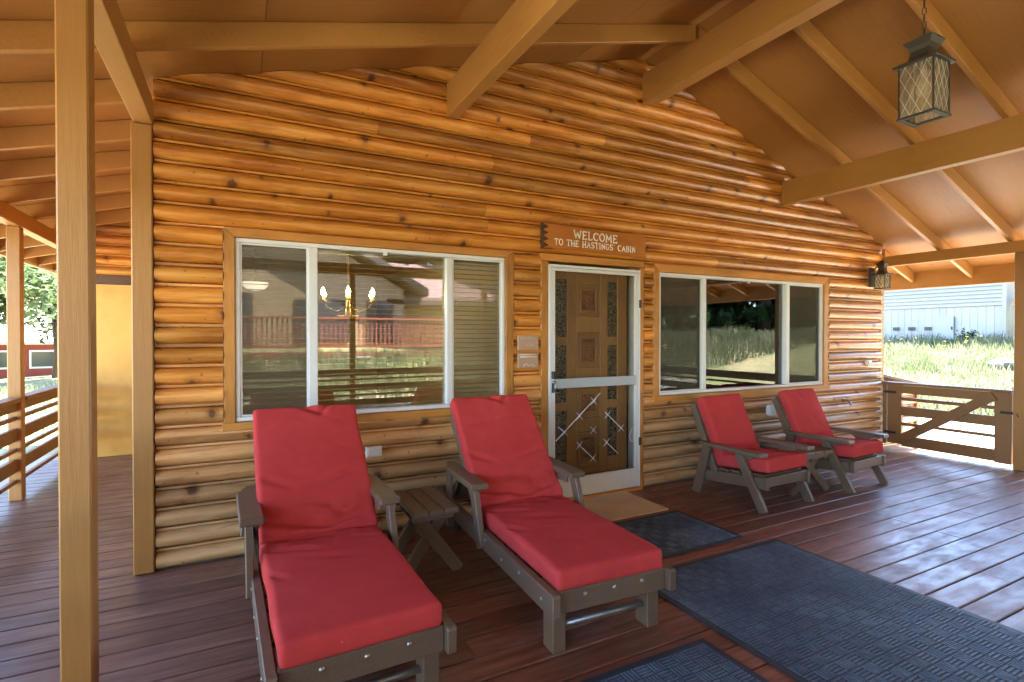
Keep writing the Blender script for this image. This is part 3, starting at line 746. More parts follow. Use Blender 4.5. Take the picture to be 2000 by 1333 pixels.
def chaise(loc, rz, label, clabel, seed):
    """local: x across, +y towards the head, origin at the front edge centre on the floor"""
    r = empty('chaise_lounge', loc, rz, label, 'lounger', 'brown chaise lounges with red cushions')
    W2 = .345; L_ = 1.80; lm = 'lumber'
    for s in (-1, 1):
        MB().prism([(-.05, .205), (-.05, .30), (-.04, .31), (L_, .31), (L_, .205)], 0, s * W2, s * (W2 - .04)).build('side_rail', lm, r, .004)
        MB().box(s * (W2 - .042), s * (W2 - .112), .03, .125, .0, .304).build('leg', lm, r, .005)
        MB().box(s * (W2 - .042), s * (W2 - .10), 1.62, 1.71, .06, .304).build('leg', lm, r, .005)
        wh = MB().lathe([(.02, -.018), (.075, -.018), (.08, -.01), (.08, .01), (.075, .018), (.02, .018)], n=20).build('wheel', 'black', r)
        wh.location = (s * (W2 - .125), 1.66, .08); wh.rotation_euler = (0, R(90), 0)
        # arm and supports
        arm = MB().prism([(s * .285, .86), (s * .395, .86), (s * .395, 1.36), (s * .345, 1.50), (s * .29, 1.50)], 2, .535, .572).build('armrest', lm, r, .006)
        MB().beam((s * .352, .80, .215), (s * .352, .93, .534), .035, .075, (0, 1, 0)).build('arm_strut', lm, r, .004)
        MB().box(s * .322, s * .30, .95, 1.25, .488, .534).build('arm_brace', lm, r, .003)
        MB().beam((s * .362, 1.40, .315), (s * .340, 1.43, .534), .03, .06, (0, 1, 0)).build('arm_strut', lm, r, .004)
        for i, y in enumerate((.06, .30, .52, .76)):
            bo = MB().lathe([(0, 0), (.009, 0), (.007, .005), (0, .006)], n=8).build('bolt', 'bolt', r); bo.location = (s * W2, y, .255 if i % 2 == 0 else .275); bo.rotation_euler = (0, R(90) * s, 0)
    MB().box(-W2 + .042, W2 - .042, -.018, .022, .205, .308).build('front_board', lm, r, .004)
    for x in (-.16, 0.0, .16):
        bo = MB().lathe([(0, 0), (.011, 0), (.009, .005), (0, .007)], n=10).build('bolt', 'bolt', r); bo.location = (x, -.018, .275); bo.rotation_euler = (R(90), 0, 0)
    MB().tube([(-W2 + .1, .075, .105), (W2 - .1, .075, .105)], .0155, 12).build('stretcher_pipe', 'steel', r)
    for i in range(7): MB().box(-W2 + .042, W2 - .042, .06 + i * .14, .17 + i * .14, .275, .298).build('seat_slat', lm, r, .003)
    MB().box(-W2 + .042, W2 - .042, L_ - .05, L_ - .01, .205, .30).build('rear_board', lm, r, .003)
    # back frame
    an = R(47); c, s_ = math.cos(an), math.sin(an); hy, hz = 1.02, .315
    fwd = Vector((0, c, s_)); nrm = Vector((0, -s_, c))
    def bp(x, t, n): v_ = Vector((x, hy, hz)) + fwd * t + nrm * n; return v_
    for s in (-1, 1): MB().beam(bp(s * .275, 0, -.02), bp(s * .275, .80, -.02), .035, .06, nrm).build('back_rail', lm, r, .004)
    for i in range(6): MB().beam(bp(-.257, .08 + i * .135, -.006), bp(.257, .08 + i * .135, -.006), .105, .022, nrm).build('back_slat', lm, r, .003)
    for s in (-1, 1): MB().beam(bp(s * .235, .45, -.05), (s * .235, 1.62, .30), .03, .04, (1, 0, 0)).build('back_prop', lm, r, .003)
    cu = empty('lounger_cushion', loc, rz, clabel, 'cushion', 'red cushions on the chaise lounges')
    seat = link('seat_panel', cushion_mesh('seat_panel', .60, 1.07, .10, seed, hinge=1, crease=((-1, .86, .4, .70, .014, .022), (-.2, .97, 1, .80, .012, .020), (-1, .66, -.1, .40, .012, .022), (-.8, .90, .7, .93, .010, .016), (.3, .62, 1, .52, .007, .02), (-.5, .30, .5, .12, .006, .03), (-1.05, .2, -.7, -.1, .006, .02))), cu)
    seat.location = (0, .515, .352)
    back = link('back_panel', cushion_mesh('back_panel', .60, .84, .10, seed + 5.3, hinge=-1, crease=((-1, -.72, .3, -.92, .014, .022), (.0, -.90, 1, -.74, .012, .02), (-.2, 1.02, .35, .82, .013, .022), (.45, 1.02, .2, .80, .010, .018), (.1, -.3, 1.02, -.08, .006, .02), (-1.02, -.1, -.4, -.32, .007, .02), (-.4, -.55, .5, -.62, .006, .022))), cu)
    ctr = bp(0, .445, .062); back.location = ctr; back.rotation_euler = (an, 0, 0)
    return r
chaise((.415, -1.925, 0), R(1.5), 'brown chaise lounge nearest the left corner post, left of the side table', 'thick red cushion on the chaise lounge left of the side table', 1.3)
chaise((1.565, -1.915, 0), R(-3.0), 'brown chaise lounge in front of the screen door, right of the side table', 'thick red cushion on the chaise lounge in front of the screen door', 6.1)

def chair(loc, rz, label, clabel, seed):
    """local: x across, -y towards the sitter's feet, origin under the seat centre"""
    r = empty('lounge_chair', loc, rz, label, 'chair', 'brown low lounge chairs with red cushions'); lm = 'lumber'; W2 = .31
    for s in (-1, 1):
        MB().beam((s * W2, -.365, .0), (s * W2, -.115, .452), .034, .075, (0, 1, 0)).build('leg', lm, r, .004)
        MB().beam((s * W2, .345, .0), (s * W2, .215, .452), .034, .085, (0, 1, 0)).build('leg', lm, r, .004)
        MB().beam((s * (W2 - .035), -.335, .235), (s * (W2 - .035), .335, .17), .034, .095).build('side_rail', lm, r, .004)
        MB().prism([(s * .265, -.37), (s * .365, -.37), (s * .365, .12), (s * .325, .30), (s * .275, .30)], 2, .455, .488).build('armrest', lm, r, .006)
        MB().beam((s * .26, .16, .20), (s * .26, .43, .80), .034, .06, (0, 1, 0)).build('back_rail', lm, r, .004)
        MB().prism([(-.28, .456), (-.06, .456), (-.12, .41), (-.22, .41)], 0, s * .285, s * .265).build('arm_brace', lm, r, .003)
    MB().box(-.257, .257, -.365, -.33, .205, .288).build('front_board', lm, r, .004)
    for s in (-1, 1): MB().box(s * .258, s * .29, -.378, -.338, .185, .29).build('front_cap', lm, r, .003)
    for i in range(5): MB().beam((-.255, -.27 + i * .115, .288 - i * .011), (.255, -.27 + i * .115, .288 - i * .011), .095, .02).build('seat_slat', lm, r, .003)
    an = math.atan2(.60, .27); c, s_ = math.cos(an), math.sin(an); fwd = Vector((0, c, s_)); nrm = Vector((0, -s_, c)); H_ = Vector((0, .16, .20))
    for i in range(5):
        p = H_ + fwd * (.12 + i * .125) + nrm * .034; MB().beam(p + Vector((-.24, 0, 0)), p + Vector((.24, 0, 0)), .095, .018, nrm).build('back_slat', lm, r, .003)
    MB().box(-.24, .24, .30, .335, .15, .22).build('rear_board', lm, r, .003)
    cu = empty('chair_cushion', loc, rz, clabel, 'cushion', 'red cushions on the low chairs')
    seat = link('seat_panel', cushion_mesh('seat_panel', .53, .54, .115, seed, nx=36, ny=36, amp=.004, hinge=1, crease=((-.8, .5, .8, .3, .012, .03), (-.9, -.5, .2, -.8, .008, .03))), cu); seat.location = (0, -.10, .355); seat.rotation_euler = (R(-5), 0, 0)
    back = link('back_panel', cushion_mesh('back_panel', .53, .60, .10, seed + 3, nx=36, ny=36, amp=.004, hinge=-1, crease=((-.5, .9, .1, .6, .008, .03), (-.9, -.8, .7, -.7, .010, .03))), cu)
    p = H_ + fwd * .40 + nrm * .094; back.location = p; back.rotation_euler = (an, 0, 0)
chair((4.115, -.665, 0), R(1), 'low brown lounge chair nearer the door, under the right window', 'red cushion on the low chair nearer the door', 2.2)
chair((5.30, -.66, 0), R(3), 'low brown lounge chair nearer the gate, under the right window', 'red cushion on the low chair nearer the gate', 9.4)

def side_table(loc, rz, W_, D_, H_, label):
    r = empty('side_table', loc, rz, label, 'table', 'brown cross-legged side tables'); lm = 'lumber'; n = 3; sw = (W_ - .006 * (n - 1)) / n
    for i in range(n):
        x = -W_ / 2 + i * (sw + .006); MB().box(x, x + sw, -D_ / 2, D_ / 2, H_ - .034, H_).build('top_slat', lm, r, .004)
    for s in (-1, 1):
        y = s * (D_ / 2 - .065)
        MB().box(-W_ / 2 + .01, W_ / 2 - .01, y - .018, y + .018, H_ - .075, H_ - .035).build('cleat', lm, r, .003)
        for q in (-1, 1):
            yy = y - s * .019 + q * .018 - s * .02
            MB().beam((-q * (W_ / 2 + .03), yy, .0), (q * (W_ / 2 - .05), yy, H_ - .05), .034, .07, (1, 0, 0)).build('leg', lm, r, .004)
    MB().box(-.02, .02, -D_ / 2 + .11, D_ / 2 - .11, H_ * .43, H_ * .43 + .05).build('stretcher', lm, r, .003)
    return r
side_table((1.045, -.665, 0), R(0), .28, .50, .415, 'brown cross-legged side table between the two chaise lounges')
side_table((4.705, -.70, 0), R(0), .40, .48, .40, 'brown cross-legged side table between the two low chairs')

# ---- mats
def rubber_mat_obj(x0, x1, y0_, y1_, label, border=.035, cell=.072, rz=0):
    cx, cy = (x0 + x1) / 2, (y0_ + y1_) / 2
    r = MB().box(x0 - cx, x1 - cx, y0_ - cy, y1_ - cy, .0, .006).build('rubber_mat', 'rubber', None, .003); r.location = (cx, cy, .0015); r.rotation_euler = (0, 0, rz)
    tag(r, label, 'mat', 'blue grey ribbed rubber mats')
    mb = MB(); ax, bx_ = x0 - cx + border, x1 - cx - border; ay, by = y0_ - cy + border, y1_ - cy - border
    nx, ny = max(1, round((bx_ - ax) / cell)), max(1, round((by - ay) / cell)); cw, ch = (bx_ - ax) / nx, (by - ay) / ny
    for i in range(nx):
        for j in range(ny):
            X_, Y_ = ax + i * cw, ay + j * ch
            for q in range(4):
                f0, f1 = (q + .20) / 4, (q + .80) / 4
                if (i + j) % 2: a, b_, c, d = X_ + .004, X_ + cw - .004, Y_ + ch * f0, Y_ + ch * f1
                else: a, b_, c, d = X_ + cw * f0, X_ + cw * f1, Y_ + .004, Y_ + ch - .004
                t = .0015; z0, z1 = .0055, .0098
                mb.add([(a, c, z0), (b_, c, z0), (b_, d, z0), (a, d, z0), (a + t, c + t, z1), (b_ - t, c + t, z1), (b_ - t, d - t, z1), (a + t, d - t, z1)], [(4, 5, 6, 7), (0, 1, 5, 4), (1, 2, 6, 5), (2, 3, 7, 6), (3, 0, 4, 7)])
    o = mb.build('ribs', 'ribs', r, recalc=False); o['kind'] = 'stuff'
rubber_mat_obj(2.08, 3.40, -5.0, -1.44, 'large blue grey ribbed rubber mat running towards the viewer from the door')
rubber_mat_obj(2.45, 3.235, -1.318, -.655, 'small blue grey ribbed rubber mat between the doormat and the large mat')
rubber_mat_obj(.90, 1.965, -3.9, -2.085, 'ribbed rubber mat at the bottom edge left of the large mat', rz=R(-.5))
dm = MB().box(-.30, .30, -.275, .275, 0, .012).build('doormat', 'coir', None, .004); dm.location = (2.885, -.335, .002); tag(dm, 'tan coir doormat in front of the screen door', 'doormat')

# ---- welcome sign with carved letters
sg = empty('welcome_sign', (0, -.052, 0), 0, 'orange wooden welcome sign with white letters above the door', 'sign')
zz = [2.206, 2.232, 2.258, 2.284, 2.31, 2.336, 2.362, 2.388, 2.414]
left = [(2.300 + (.052 if i % 2 else 0), z) for i, z in enumerate(zz)]; right = [(3.440 - (.03 if i % 2 else 0) - rng.uniform(0, .01), z - .012) for i, z in enumerate(zz)]
MB().prism(left + right[::-1], 1, -.006, .011).build('board', 'signwood', sg, .004)
MB().box(2.283, 2.40, .012, .026, 2.20, 2.42).build('gap_shadow', 'darktrim', sg)  # dark plate added to stand in for the shadow in the gaps between the teeth
def arc(cx, cy, rx, ry, a0, a1, n=9): return [(cx + rx * math.cos(R(a0 + (a1 - a0) * i / n)), cy + ry * math.sin(R(a0 + (a1 - a0) * i / n))) for i in range(n + 1)]
sf = .09
GL = {
 'W': (1.15, [[(0, 1), (.27, 0), (.55, .8), (.83, 0), (1.1, 1)], [(-.1, 1), (.12, 1)], [(.98, 1), (1.2, 1)]]),
 'E': (.72, [[(.12, 0), (.12, 1)], [(0, 1), (.66, 1), (.66, .86)], [(.12, .52), (.48, .52)], [(.48, .44), (.48, .6)], [(0, 0), (.68, 0), (.68, .16)]]),
 'L': (.70, [[(.15, 0), (.15, 1)], [(.02, 1), (.3, 1)], [(.02, 0), (.66, 0), (.66, .18)]]),
 'C': (.82, [arc(.45, .5, .40, .5, 45, 315, 14), [(.73, .76), (.73, .98)]]),
 'O': (.86, [arc(.43, .5, .40, .5, 0, 360, 18)]),
 'M': (1.05, [[(.1, 0), (.14, 1), (.52, .25), (.9, 1), (.95, 0)], [(0, 0), (.22, 0)], [(.83, 0), (1.05, 0)], [(.02, 1), (.16, 1)], [(.88, 1), (1.02, 1)]]),
 'T': (.78, [[(.38, 0), (.38, 1)], [(0, .84), (0, 1), (.76, 1), (.76, .84)], [(.24, 0), (.52, 0)]]),
 'H': (.84, [[(.12, 0), (.12, 1)], [(.72, 0), (.72, 1)], [(.12, .5), (.72, .5)], [(0, 1), (.24, 1)], [(0, 0), (.24, 0)], [(.6, 1), (.84, 1)], [(.6, 0), (.84, 0)]]),
 'A': (.88, [[(.08, 0), (.44, 1), (.8, 0)], [(.22, .36), (.66, .36)], [(-.04, 0), (.2, 0)], [(.68, 0), (.92, 0)]]),
 'S': (.70, [arc(.35, .74, .30, .26, 20, 240, 9) + arc(.35, .26, .30, .26, 75, -160, 11)]),
 'I': (.36, [[(.18, 0), (.18, 1)], [(.04, 1), (.32, 1)], [(.04, 0), (.32, 0)]]),
 'N': (.88, [[(.12, 0), (.12, 1), (.74, 0), (.74, 1)], [(0, 0), (.24, 0)], [(.62, 1), (.86, 1)]]),
 'G': (.82, [arc(.43, .5, .40, .5, 45, 340, 14), [(.48, .42), (.82, .42)]]),
 'B': (.76, [[(.12, 0), (.12, 1)], [(0, 1), (.4, 1)] + arc(.4, .76, .26, .24, 80, -80, 7) + [(.12, .52)], [(.4, .52)] + arc(.42, .26, .28, .26, 80, -80, 7) + [(0, 0)]]),
 "'": (.22, [[(.12, 1.02), (.10, .86)]]), ' ': (.48, [])}
def letters(text, xa, xb2, za, zb, H_, r):
    tot = sum(GL[c][0] + .20 for c in text) - .20; sx_ = (xb2 - xa) / tot; x = xa
    for c in text:
        w_, st = GL[c]; f = (x - xa) / (xb2 - xa); zb0 = za + (zb - za) * f
        if st:
            mb = MB()
            for pl in st:
                P3 = [(x + px_ * sx_, -.006, zb0 + pz_ * H_) for px_, pz_ in pl]
                if len(P3) > 6: mb.tube(P3, r, 6)
                else:
                    for a_, c_ in zip(P3, P3[1:]): mb.tube([a_, c_], r, 6)
            mb.build('letter', 'letter', sg)
        x += (w_ + .20) * sx_
letters('WELCOME', 2.605, 3.075, 2.310, 2.303, .066, .0060)
letters("TO THE HASTINGS' CABIN", 2.405, 3.290, 2.240, 2.232, .050, .0046)
for x, z in ((2.55, 2.425), (3.14, 2.423)): MB().tube([(x, -.004, z - .014), (x - .006, -.012, z), (x, -.006, z + .018), (x + .006, -.004, z + .004)], .0022, 6).build('hook', 'steel', sg)

# ---- small plaques by the door
def plaque(z0, z1, label, marks):
    p = MB().box(-.098, .098, -.008, .008, 0, z1 - z0).build('wall_plaque', 'plaque', None, .004); p.location = (2.157, -.034, z0); tag(p, label, 'plaque', 'small plaques beside the door')
    for mk in marks:
        MB().tube([(x, -.0085, z) for x, z in mk[1:]], mk[0], 5).build('mark', 'letter', p)
sq = lambda x0, n, z, h: [(x0 + i * .0075, z + (h if i % 2 else -h) * rng.uniform(.5, 1)) for i in range(n)]
plaque(1.335, 1.462, 'upper of two small wooden plaques between the window and the door', [[.0016] + sq(-.075, 9, .098, .007), [.0016] + sq(.0, 10, .098, .007), [.002] + sq(-.02, 10, .045, .014)])
plaque(1.186, 1.312, 'lower of two small wooden plaques between the window and the door', [[.004, (-.078, .093), (.078, .093)], [.002, (-.08, .112), (.07, .112)], [.002, (-.05, .015), (-.025, .04), (.0, .018), (.03, .028), (.065, .012)]])

# ---- outlets, spigot
def outlet(x, z, w_, h_, label, d=.02):
    o = MB().box(-w_ / 2, w_ / 2, -d, .01, -h_ / 2, h_ / 2).build('outlet_cover', 'white', None, .004); o.location = (x, -.022, z); tag(o, label, 'outlet', 'outdoor outlet covers on the log wall')
    MB().box(-w_ * .38, w_ * .38, -d - .006, -d - .0005, -h_ * .36, h_ * .36).build('flap', 'white', o, .003); return o
outlet(.872, .612, .115, .075, 'white outlet cover low on the log wall beside the left lounger')
outlet(5.235, .635, .10, .115, 'grey white outlet box between the two low chairs', .05)
o = outlet(7.12, 1.105, .085, .075, 'small outlet box high on the logs near the gate corner', .03)
sp = empty('garden_spigot', (6.60, -.02, .665), 0, 'metal garden spigot on the log wall near the gate', 'spigot')
MB().tube([(0, .01, 0), (0, -.07, 0), (-.01, -.10, -.02), (-.01, -.105, -.05)], .012, 9).build('pipe', 'steel', sp)
MB().lathe([(.0, 0), (.03, 0), (.034, .006), (.03, .012), (0, .012)], n=12).tube([(0, 0, -.02), (0, 0, .01)], .006, 6).build('valve_wheel', 'steel', sp).location = (0, -.06, .03)

# ---- lanterns
def lantern(name, loc, s, hb, label, group, chain_top=None, wall=False):
    r = empty(name, loc, 0, label, 'lantern', group)      # origin at the bottom centre of the body
    h = s / 2; e = .009
    for sx_ in (-1, 1):
        for sy_ in (-1, 1): MB().box(sx_ * h, sx_ * (h - e), sy_ * h, sy_ * (h - e), .001, hb).build('corner_bar', 'pewter', r, .002)
    for nm, z0, z1, g in (('bottom_frame', -.012, 0, .006), ('top_frame', hb, hb + .014, .020)):
        mb = MB(); a = h + g
        mb.box(-a, a, -a, -a + .028, z0, z1).box(-a, a, a - .028, a, z0, z1).box(-a, -a + .028, -a + .028, a - .028, z0, z1).box(a - .028, a, -a + .028, a - .028, z0, z1)
        mb.build(nm, 'pewter', r, .002)
    for i in range(4):
        p = MB().box(-h + e, h - e, -.0015, .0015, .0, hb).build('pane', 'lglass', r); an = i * math.pi / 2
        p.location = (math.sin(an) * (h - .006), -math.cos(an) * (h - .006), 0); p.rotation_euler = (0, 0, an)
        mb = MB(); W_ = s - 2 * e; n = 3; st = W_ / n; dz = st * 2.1
        for q in range(-9, n + 9):
            for sg_ in (1, -1):
                x0 = -W_ / 2 + q * st; pts = []
                # clip the diagonal to the pane
                t0, t1 = 0.0, hb / dz * st
                xa, xb3 = x0, x0 + sg_ * t1
                lo, hi = sorted((xa, xb3))
                ta, tb = 0.0, 1.0
                if lo < -W_ / 2:
                    f = (-W_ / 2 - xa) / (xb3 - xa); ta, tb = (max(ta, f), tb) if sg_ > 0 else (ta, min(tb, f))
                if hi > W_ / 2:
                    f = (W_ / 2 - xa) / (xb3 - xa); ta, tb = (ta, min(tb, f)) if sg_ > 0 else (max(ta, f), tb)
                if tb - ta > .02: mb.tube([(xa + (xb3 - xa) * ta, -.0028, hb * ta), (xa + (xb3 - xa) * tb, -.0028, hb * tb)], .0007, 4)
        mb.build('lattice', 'letter', p)
    q = math.sqrt(2)
    MB().lathe([(h * q * .86, hb + .0145), (h * q * .66, hb + .03), (h * q * .56, hb + .055), (h * q * .54, hb + .085), (h * q * .62, hb + .11), (h * q * .80, hb + .135), (h * q * .82, hb + .142), (h * q * .5, hb + .155), (.02, hb + .175), (.0, hb + .176)], n=4, square=True, smooth=False).build('cap', 'pewter', r)
    MB().lathe([(0, hb * .40), (h * .22, hb * .415), (h * .38, hb * .48), (h * .42, hb * .56), (h * .36, hb * .65), (h * .2, hb * .74), (h * .16, hb * .80), (h * .16, hb)], n=16).build('bulb', 'bulb', r)
    if chain_top:
        z = hb + .176; i = 0
        while z < chain_top - .01:
            l = MB(); pts = arc(0, .018, .009, .009, 180, 360, 6) + arc(0, .038, .009, .009, 0, 180, 6)
            l.tube([(p, 0, t) for p, t in pts], .0026, 6, True); o = l.build('chain_link', 'pewter', r); o.location = (0, 0, z - .012); o.rotation_euler = (0, 0, R(40 + 90 * (i % 2))); z += .040; i += 1
        MB().lathe([(.055, 0), (.05, -.015), (.02, -.025), (0, -.026)], (0, 0, chain_top), n=16).build('canopy', 'pewter', r)
    if wall:
        MB().box(-.06, .06, h + .05, h + .07, .02, hb + .1).build('back_plate', 'pewter', r, .004)
        MB().tube([(0, h + .055, hb + .06), (0, h * .6, hb + .13), (0, 0, hb + .15)], .009, 8).build('arm', 'pewter', r)
    return r
lantern('hanging_lantern', (3.46, -2.31, 2.70), .178, .285, 'square pewter lantern with diamond glass hanging from the ridge beam', None, 3.654 - 2.70)
lantern('wall_lantern', (7.17, -.165, 2.055), .125, .165, 'square pewter wall lantern at the cabin corner above the gate', None, None, True)

# ================================================================== inside the cabin
room = empty('cabin_room', (0, 0, 0), 0); tag(room, 'dim living room behind the windows', 'room', kind='structure')
MB().box(LX + .1, RX - .1, .16, 5.4, -.02, .0).build('floor', 'darktrim', room); MB().box(LX + .1, RX - .1, 5.4, 5.5, -.02, 2.6).build('back_wall', 'cream', room)
MB().box(LX + .1, RX - .1, .165, 5.4, 2.45, 2.47).build('ceiling', 'cream', room); MB().box(2.15, 2.25, .17, 5.4, 0, 2.45).build('partition', 'cream', room)
ch = empty('chandelier', (.95, 1.4, 1.60), 0, 'brass chandelier with lit candle bulbs seen through the left window', 'chandelier')
MB().lathe([(0, .0), (.10, .005), (.115, .03), (.11, .055), (.03, .06), (.02, .2), (.03, .3), (.012, .34), (.012, .85)], n=20).build('stem', 'brass', ch)
for i in range(6):
    a = R(20 + 60 * i); ca, sa = math.cos(a), math.sin(a)
    MB().tube([(.02 * ca, .02 * sa, .14), (.12 * ca, .12 * sa, .09), (.22 * ca, .22 * sa, .12), (.26 * ca, .26 * sa, .19)], .007, 7).lathe([(.0, .19), (.03, .19), (.03, .2), (.012, .2), (.012, .235), (0, .235)], (.26 * ca, .26 * sa, 0), 10).build('arm', 'brass', ch)
    MB().lathe([(0, .236), (.012, .24), (.021, .262), (.014, .29), (.003, .315), (0, .316)], (.26 * ca, .26 * sa, 0), 10).build('bulb', 'flame', ch)
cl = MB().lathe([(0, -.09), (.08, -.075), (.125, -.03), (.13, 0), (0, .001)], n=24).build('ceiling_lamp', 'ceillamp'); cl.location = (.16, 2.3, 2.02); tag(cl, 'pale dome lamp seen through the left pane of the large window', 'lamp')
MB().tube([(0, 0, 0), (0, 0, .44)], .006, 8).build('rod', 'ntrim', cl)

# ================================================================== white house beyond the gate
wh = empty('white_house', (20, 0, 1.25), 0, 'white house with lap siding and vented skirting beyond the meadow', 'house')
MB().box(.10, 9, 3.30, 13, 0, 2.5).build('wall', 'siding', wh)
for i in range(12):
    z = 1.12 + i * .118
    MB().prism([(.098, z), (.030, z + .002), (.080, z + .118), (.098, z + .118)], 1, 3.27, 13).build('siding_board', 'siding', wh)
y = 3.27; i = 0
while y < 12.9:
    MB().prism([(.098, y), (.082, y + .001), (.082, y + .184), (.090, y + .188), (.090, y + .2), (.098, y + .2)], 2, .05, 1.115).build('skirt_panel', 'skirt', wh); y += .2; i += 1
MB().box(.01, .099, 3.17, 3.267, 0, 2.5).build('corner_board', 'siding', wh, .004)
for yv in (5.163, 5.636, 6.102):
    v_ = MB().box(.03, .058, yv - .1, yv + .1, .39, .50).build('vent', 'rock', wh, .004)
    for j in range(3): MB().box(.024, .029, yv - .085, yv + .085, .405 + j * .03, .422 + j * .03).build('louvre', 'ntrim', v_)
hd = MB().box(.035, .058, 4.46, 5.0, .10, .82).build('hatch', 'skirt', wh, .004)
MB().box(.02, .034, 4.49, 4.53, .40, .50).build('handle', 'ntrim', hd)
MB().box(.03, .034, 4.44, 4.457, .08, .84).build('hatch_shadow', 'ntrim', hd)  # dark strip painted in as the shadow along the hatch edge
MB().prism([(-.3, 2.5), (4.5, 3.3), (9.5, 2.5), (9.5, 2.62), (4.5, 3.42), (-.3, 2.62)], 1, 2.6, 13.5).build('roof', 'metalroof', wh)
hdk = empty('house_deck', (19.6, 1.2, 1.2), 0, 'tan wooden deck corner beside the white house', 'deck')
for dx in (.2, 2.4): MB().box(dx, dx + .14, 1.55, 1.69, 0, 2.4).build('post', 'post', hdk, .005)
MB().box(.1, 3, .2, 1.75, 1.10, 1.25).build('platform', 'post', hdk, .005)
for z in (1.45, 1.75, 2.05): MB().box(.22, .26, .2, 1.5, z, z + .1).build('rail', 'gate', hdk, .003)

# ================================================================== red house on the left
rh = empty('red_house', (-12.0, 33, gh(-12, 33)), R(8), 'barn red house with pale roof beyond the left railing', 'house')
MB().box(-5, 6, 0, 6, -.3, 1.9).build('wall', 'redhouse', rh)
MB().prism([(-.6, 1.8), (3, 3.9), (6.6, 1.8), (6.6, 1.95), (3, 4.05), (-.6, 1.95)], 0, -5.5, 6.5).build('roof', 'metalroof', rh)
for x in (-4.4, -2.6, .2, 2.0, 4.2):
    f = MB().box(x, x + 1.1, -.06, -.001, .5, 1.5).build('window', 'white', rh, .01); MB().box(x + .1, x + 1.0, -.075, -.061, .6, 1.4).build('pane', 'nglass', f)
MB().box(-1.2, -.95, -.12, -.001, -.3, 1.85).build('downpipe', 'white', rh, .01)

# ================================================================== neighbour house mirrored in the windows
nh = empty('neighbour_house', (0, -12, .75), 0, 'beige gabled house with redwood deck mirrored in the windows', 'house')
MB().prism([(-5, 0), (5.2, 0), (5.2, 2.35), (1.2, 4.6), (-5, 2.3)], 1, -12, -2.4).build('wall', 'nbeige', nh)
MB().prism([(-5.8, 2.05), (1.2, 4.75), (5.9, 2.1), (5.9, 2.35), (1.2, 5.0), (-5.8, 2.3)], 1, -12.4, -1.7).build('roof', 'ntrim', nh)
MB().box(5.2, 10.5, -9, -3.2, 0, 2.0).build('wing_wall', 'nbeige', nh)
MB().prism([(-2.5, 1.95), (-6, 3.6), (-9.5, 1.95), (-9.5, 2.12), (-6, 3.77), (-2.5, 2.12)], 0, 4.6, 11).build('wing_roof', 'pinkroof', nh)
MB().box(4.6, 11, -2.5, -2.4, 1.82, 2.0).build('fascia', 'ntrim', nh)
for x, w_, z0, z1 in ((-3.4, 1.3, .6, 1.9), (-.6, 1.0, .1, 2.05), (1.6, 1.7, .5, 1.9), (3.9, .9, .5, 1.9)):
    f = MB().box(x, x + w_, -2.399, -2.33, z0, z1).build('window', 'ntrim', nh, .01); MB().box(x + .08, x + w_ - .08, -2.329, -2.31, z0 + .08, z1 - .08).build('pane', 'nglass', f)
nd = empty('redwood_deck', (0, -12, .75), 0, 'redwood deck with close balusters mirrored in the large window', 'deck')
MB().box(-5, 8.2, -2.3, .1, .02, .22).build('platform', 'nred', nd); MB().box(-5, 8.2, -.02, .08, -.9, .0).build('skirt', 'nred', nd)
MB().box(-5, 8.2, -.04, .10, 1.19, 1.25).build('top_rail', 'nred', nd); MB().box(-5, 8.2, .0, .05, .36, .42).build('bottom_rail', 'nred', nd)
bal = MB().box(-.022, .022, -.022, .022, .421, 1.189).mesh('baluster', 'nred'); i = 0
while -4.9 + i * .13 < 8.1:
    o = link('baluster', bal, nd); o.location = (-4.9 + i * .13, .025, 0); i += 1
for i in range(5): MB().box(2.75, 3.45, .12 + i * .27, .38 + i * .27, .06 - i * .19, .10 - i * .19).build('step', 'siding', nd, .005)

# ================================================================== trees
def leaf_mesh(name, n, fn, size, mat, seed):
    rg = random.Random(seed); vs = []; fs = []
    for i in range(n):
        c, sc_ = fn(rg); s = size * rg.uniform(.6, 1.4) * sc_
        a = Vector((rg.gauss(0, 1), rg.gauss(0, 1), rg.gauss(0, .7))).normalized(); b_ = a.cross(Vector((rg.gauss(0, 1), rg.gauss(0, 1), rg.gauss(0, 1)))).normalized()
        o = len(vs); vs += [c - a * s, c + b_ * s * .45, c + a * s, c - b_ * s * .45]; fs.append((o, o + 1, o + 2, o + 3))
    me = bpy.data.meshes.new(name); me.from_pydata(vs, [], fs); me.materials.append(M[mat]); return me
def broad(rg, H_, Rr, cl):
    c = rg.choice(cl); d = Vector((rg.gauss(0, 1), rg.gauss(0, 1), rg.gauss(0, .8))); d = d.normalized() * (rg.random() ** .4) * c[1]
    return c[0] + d, 1
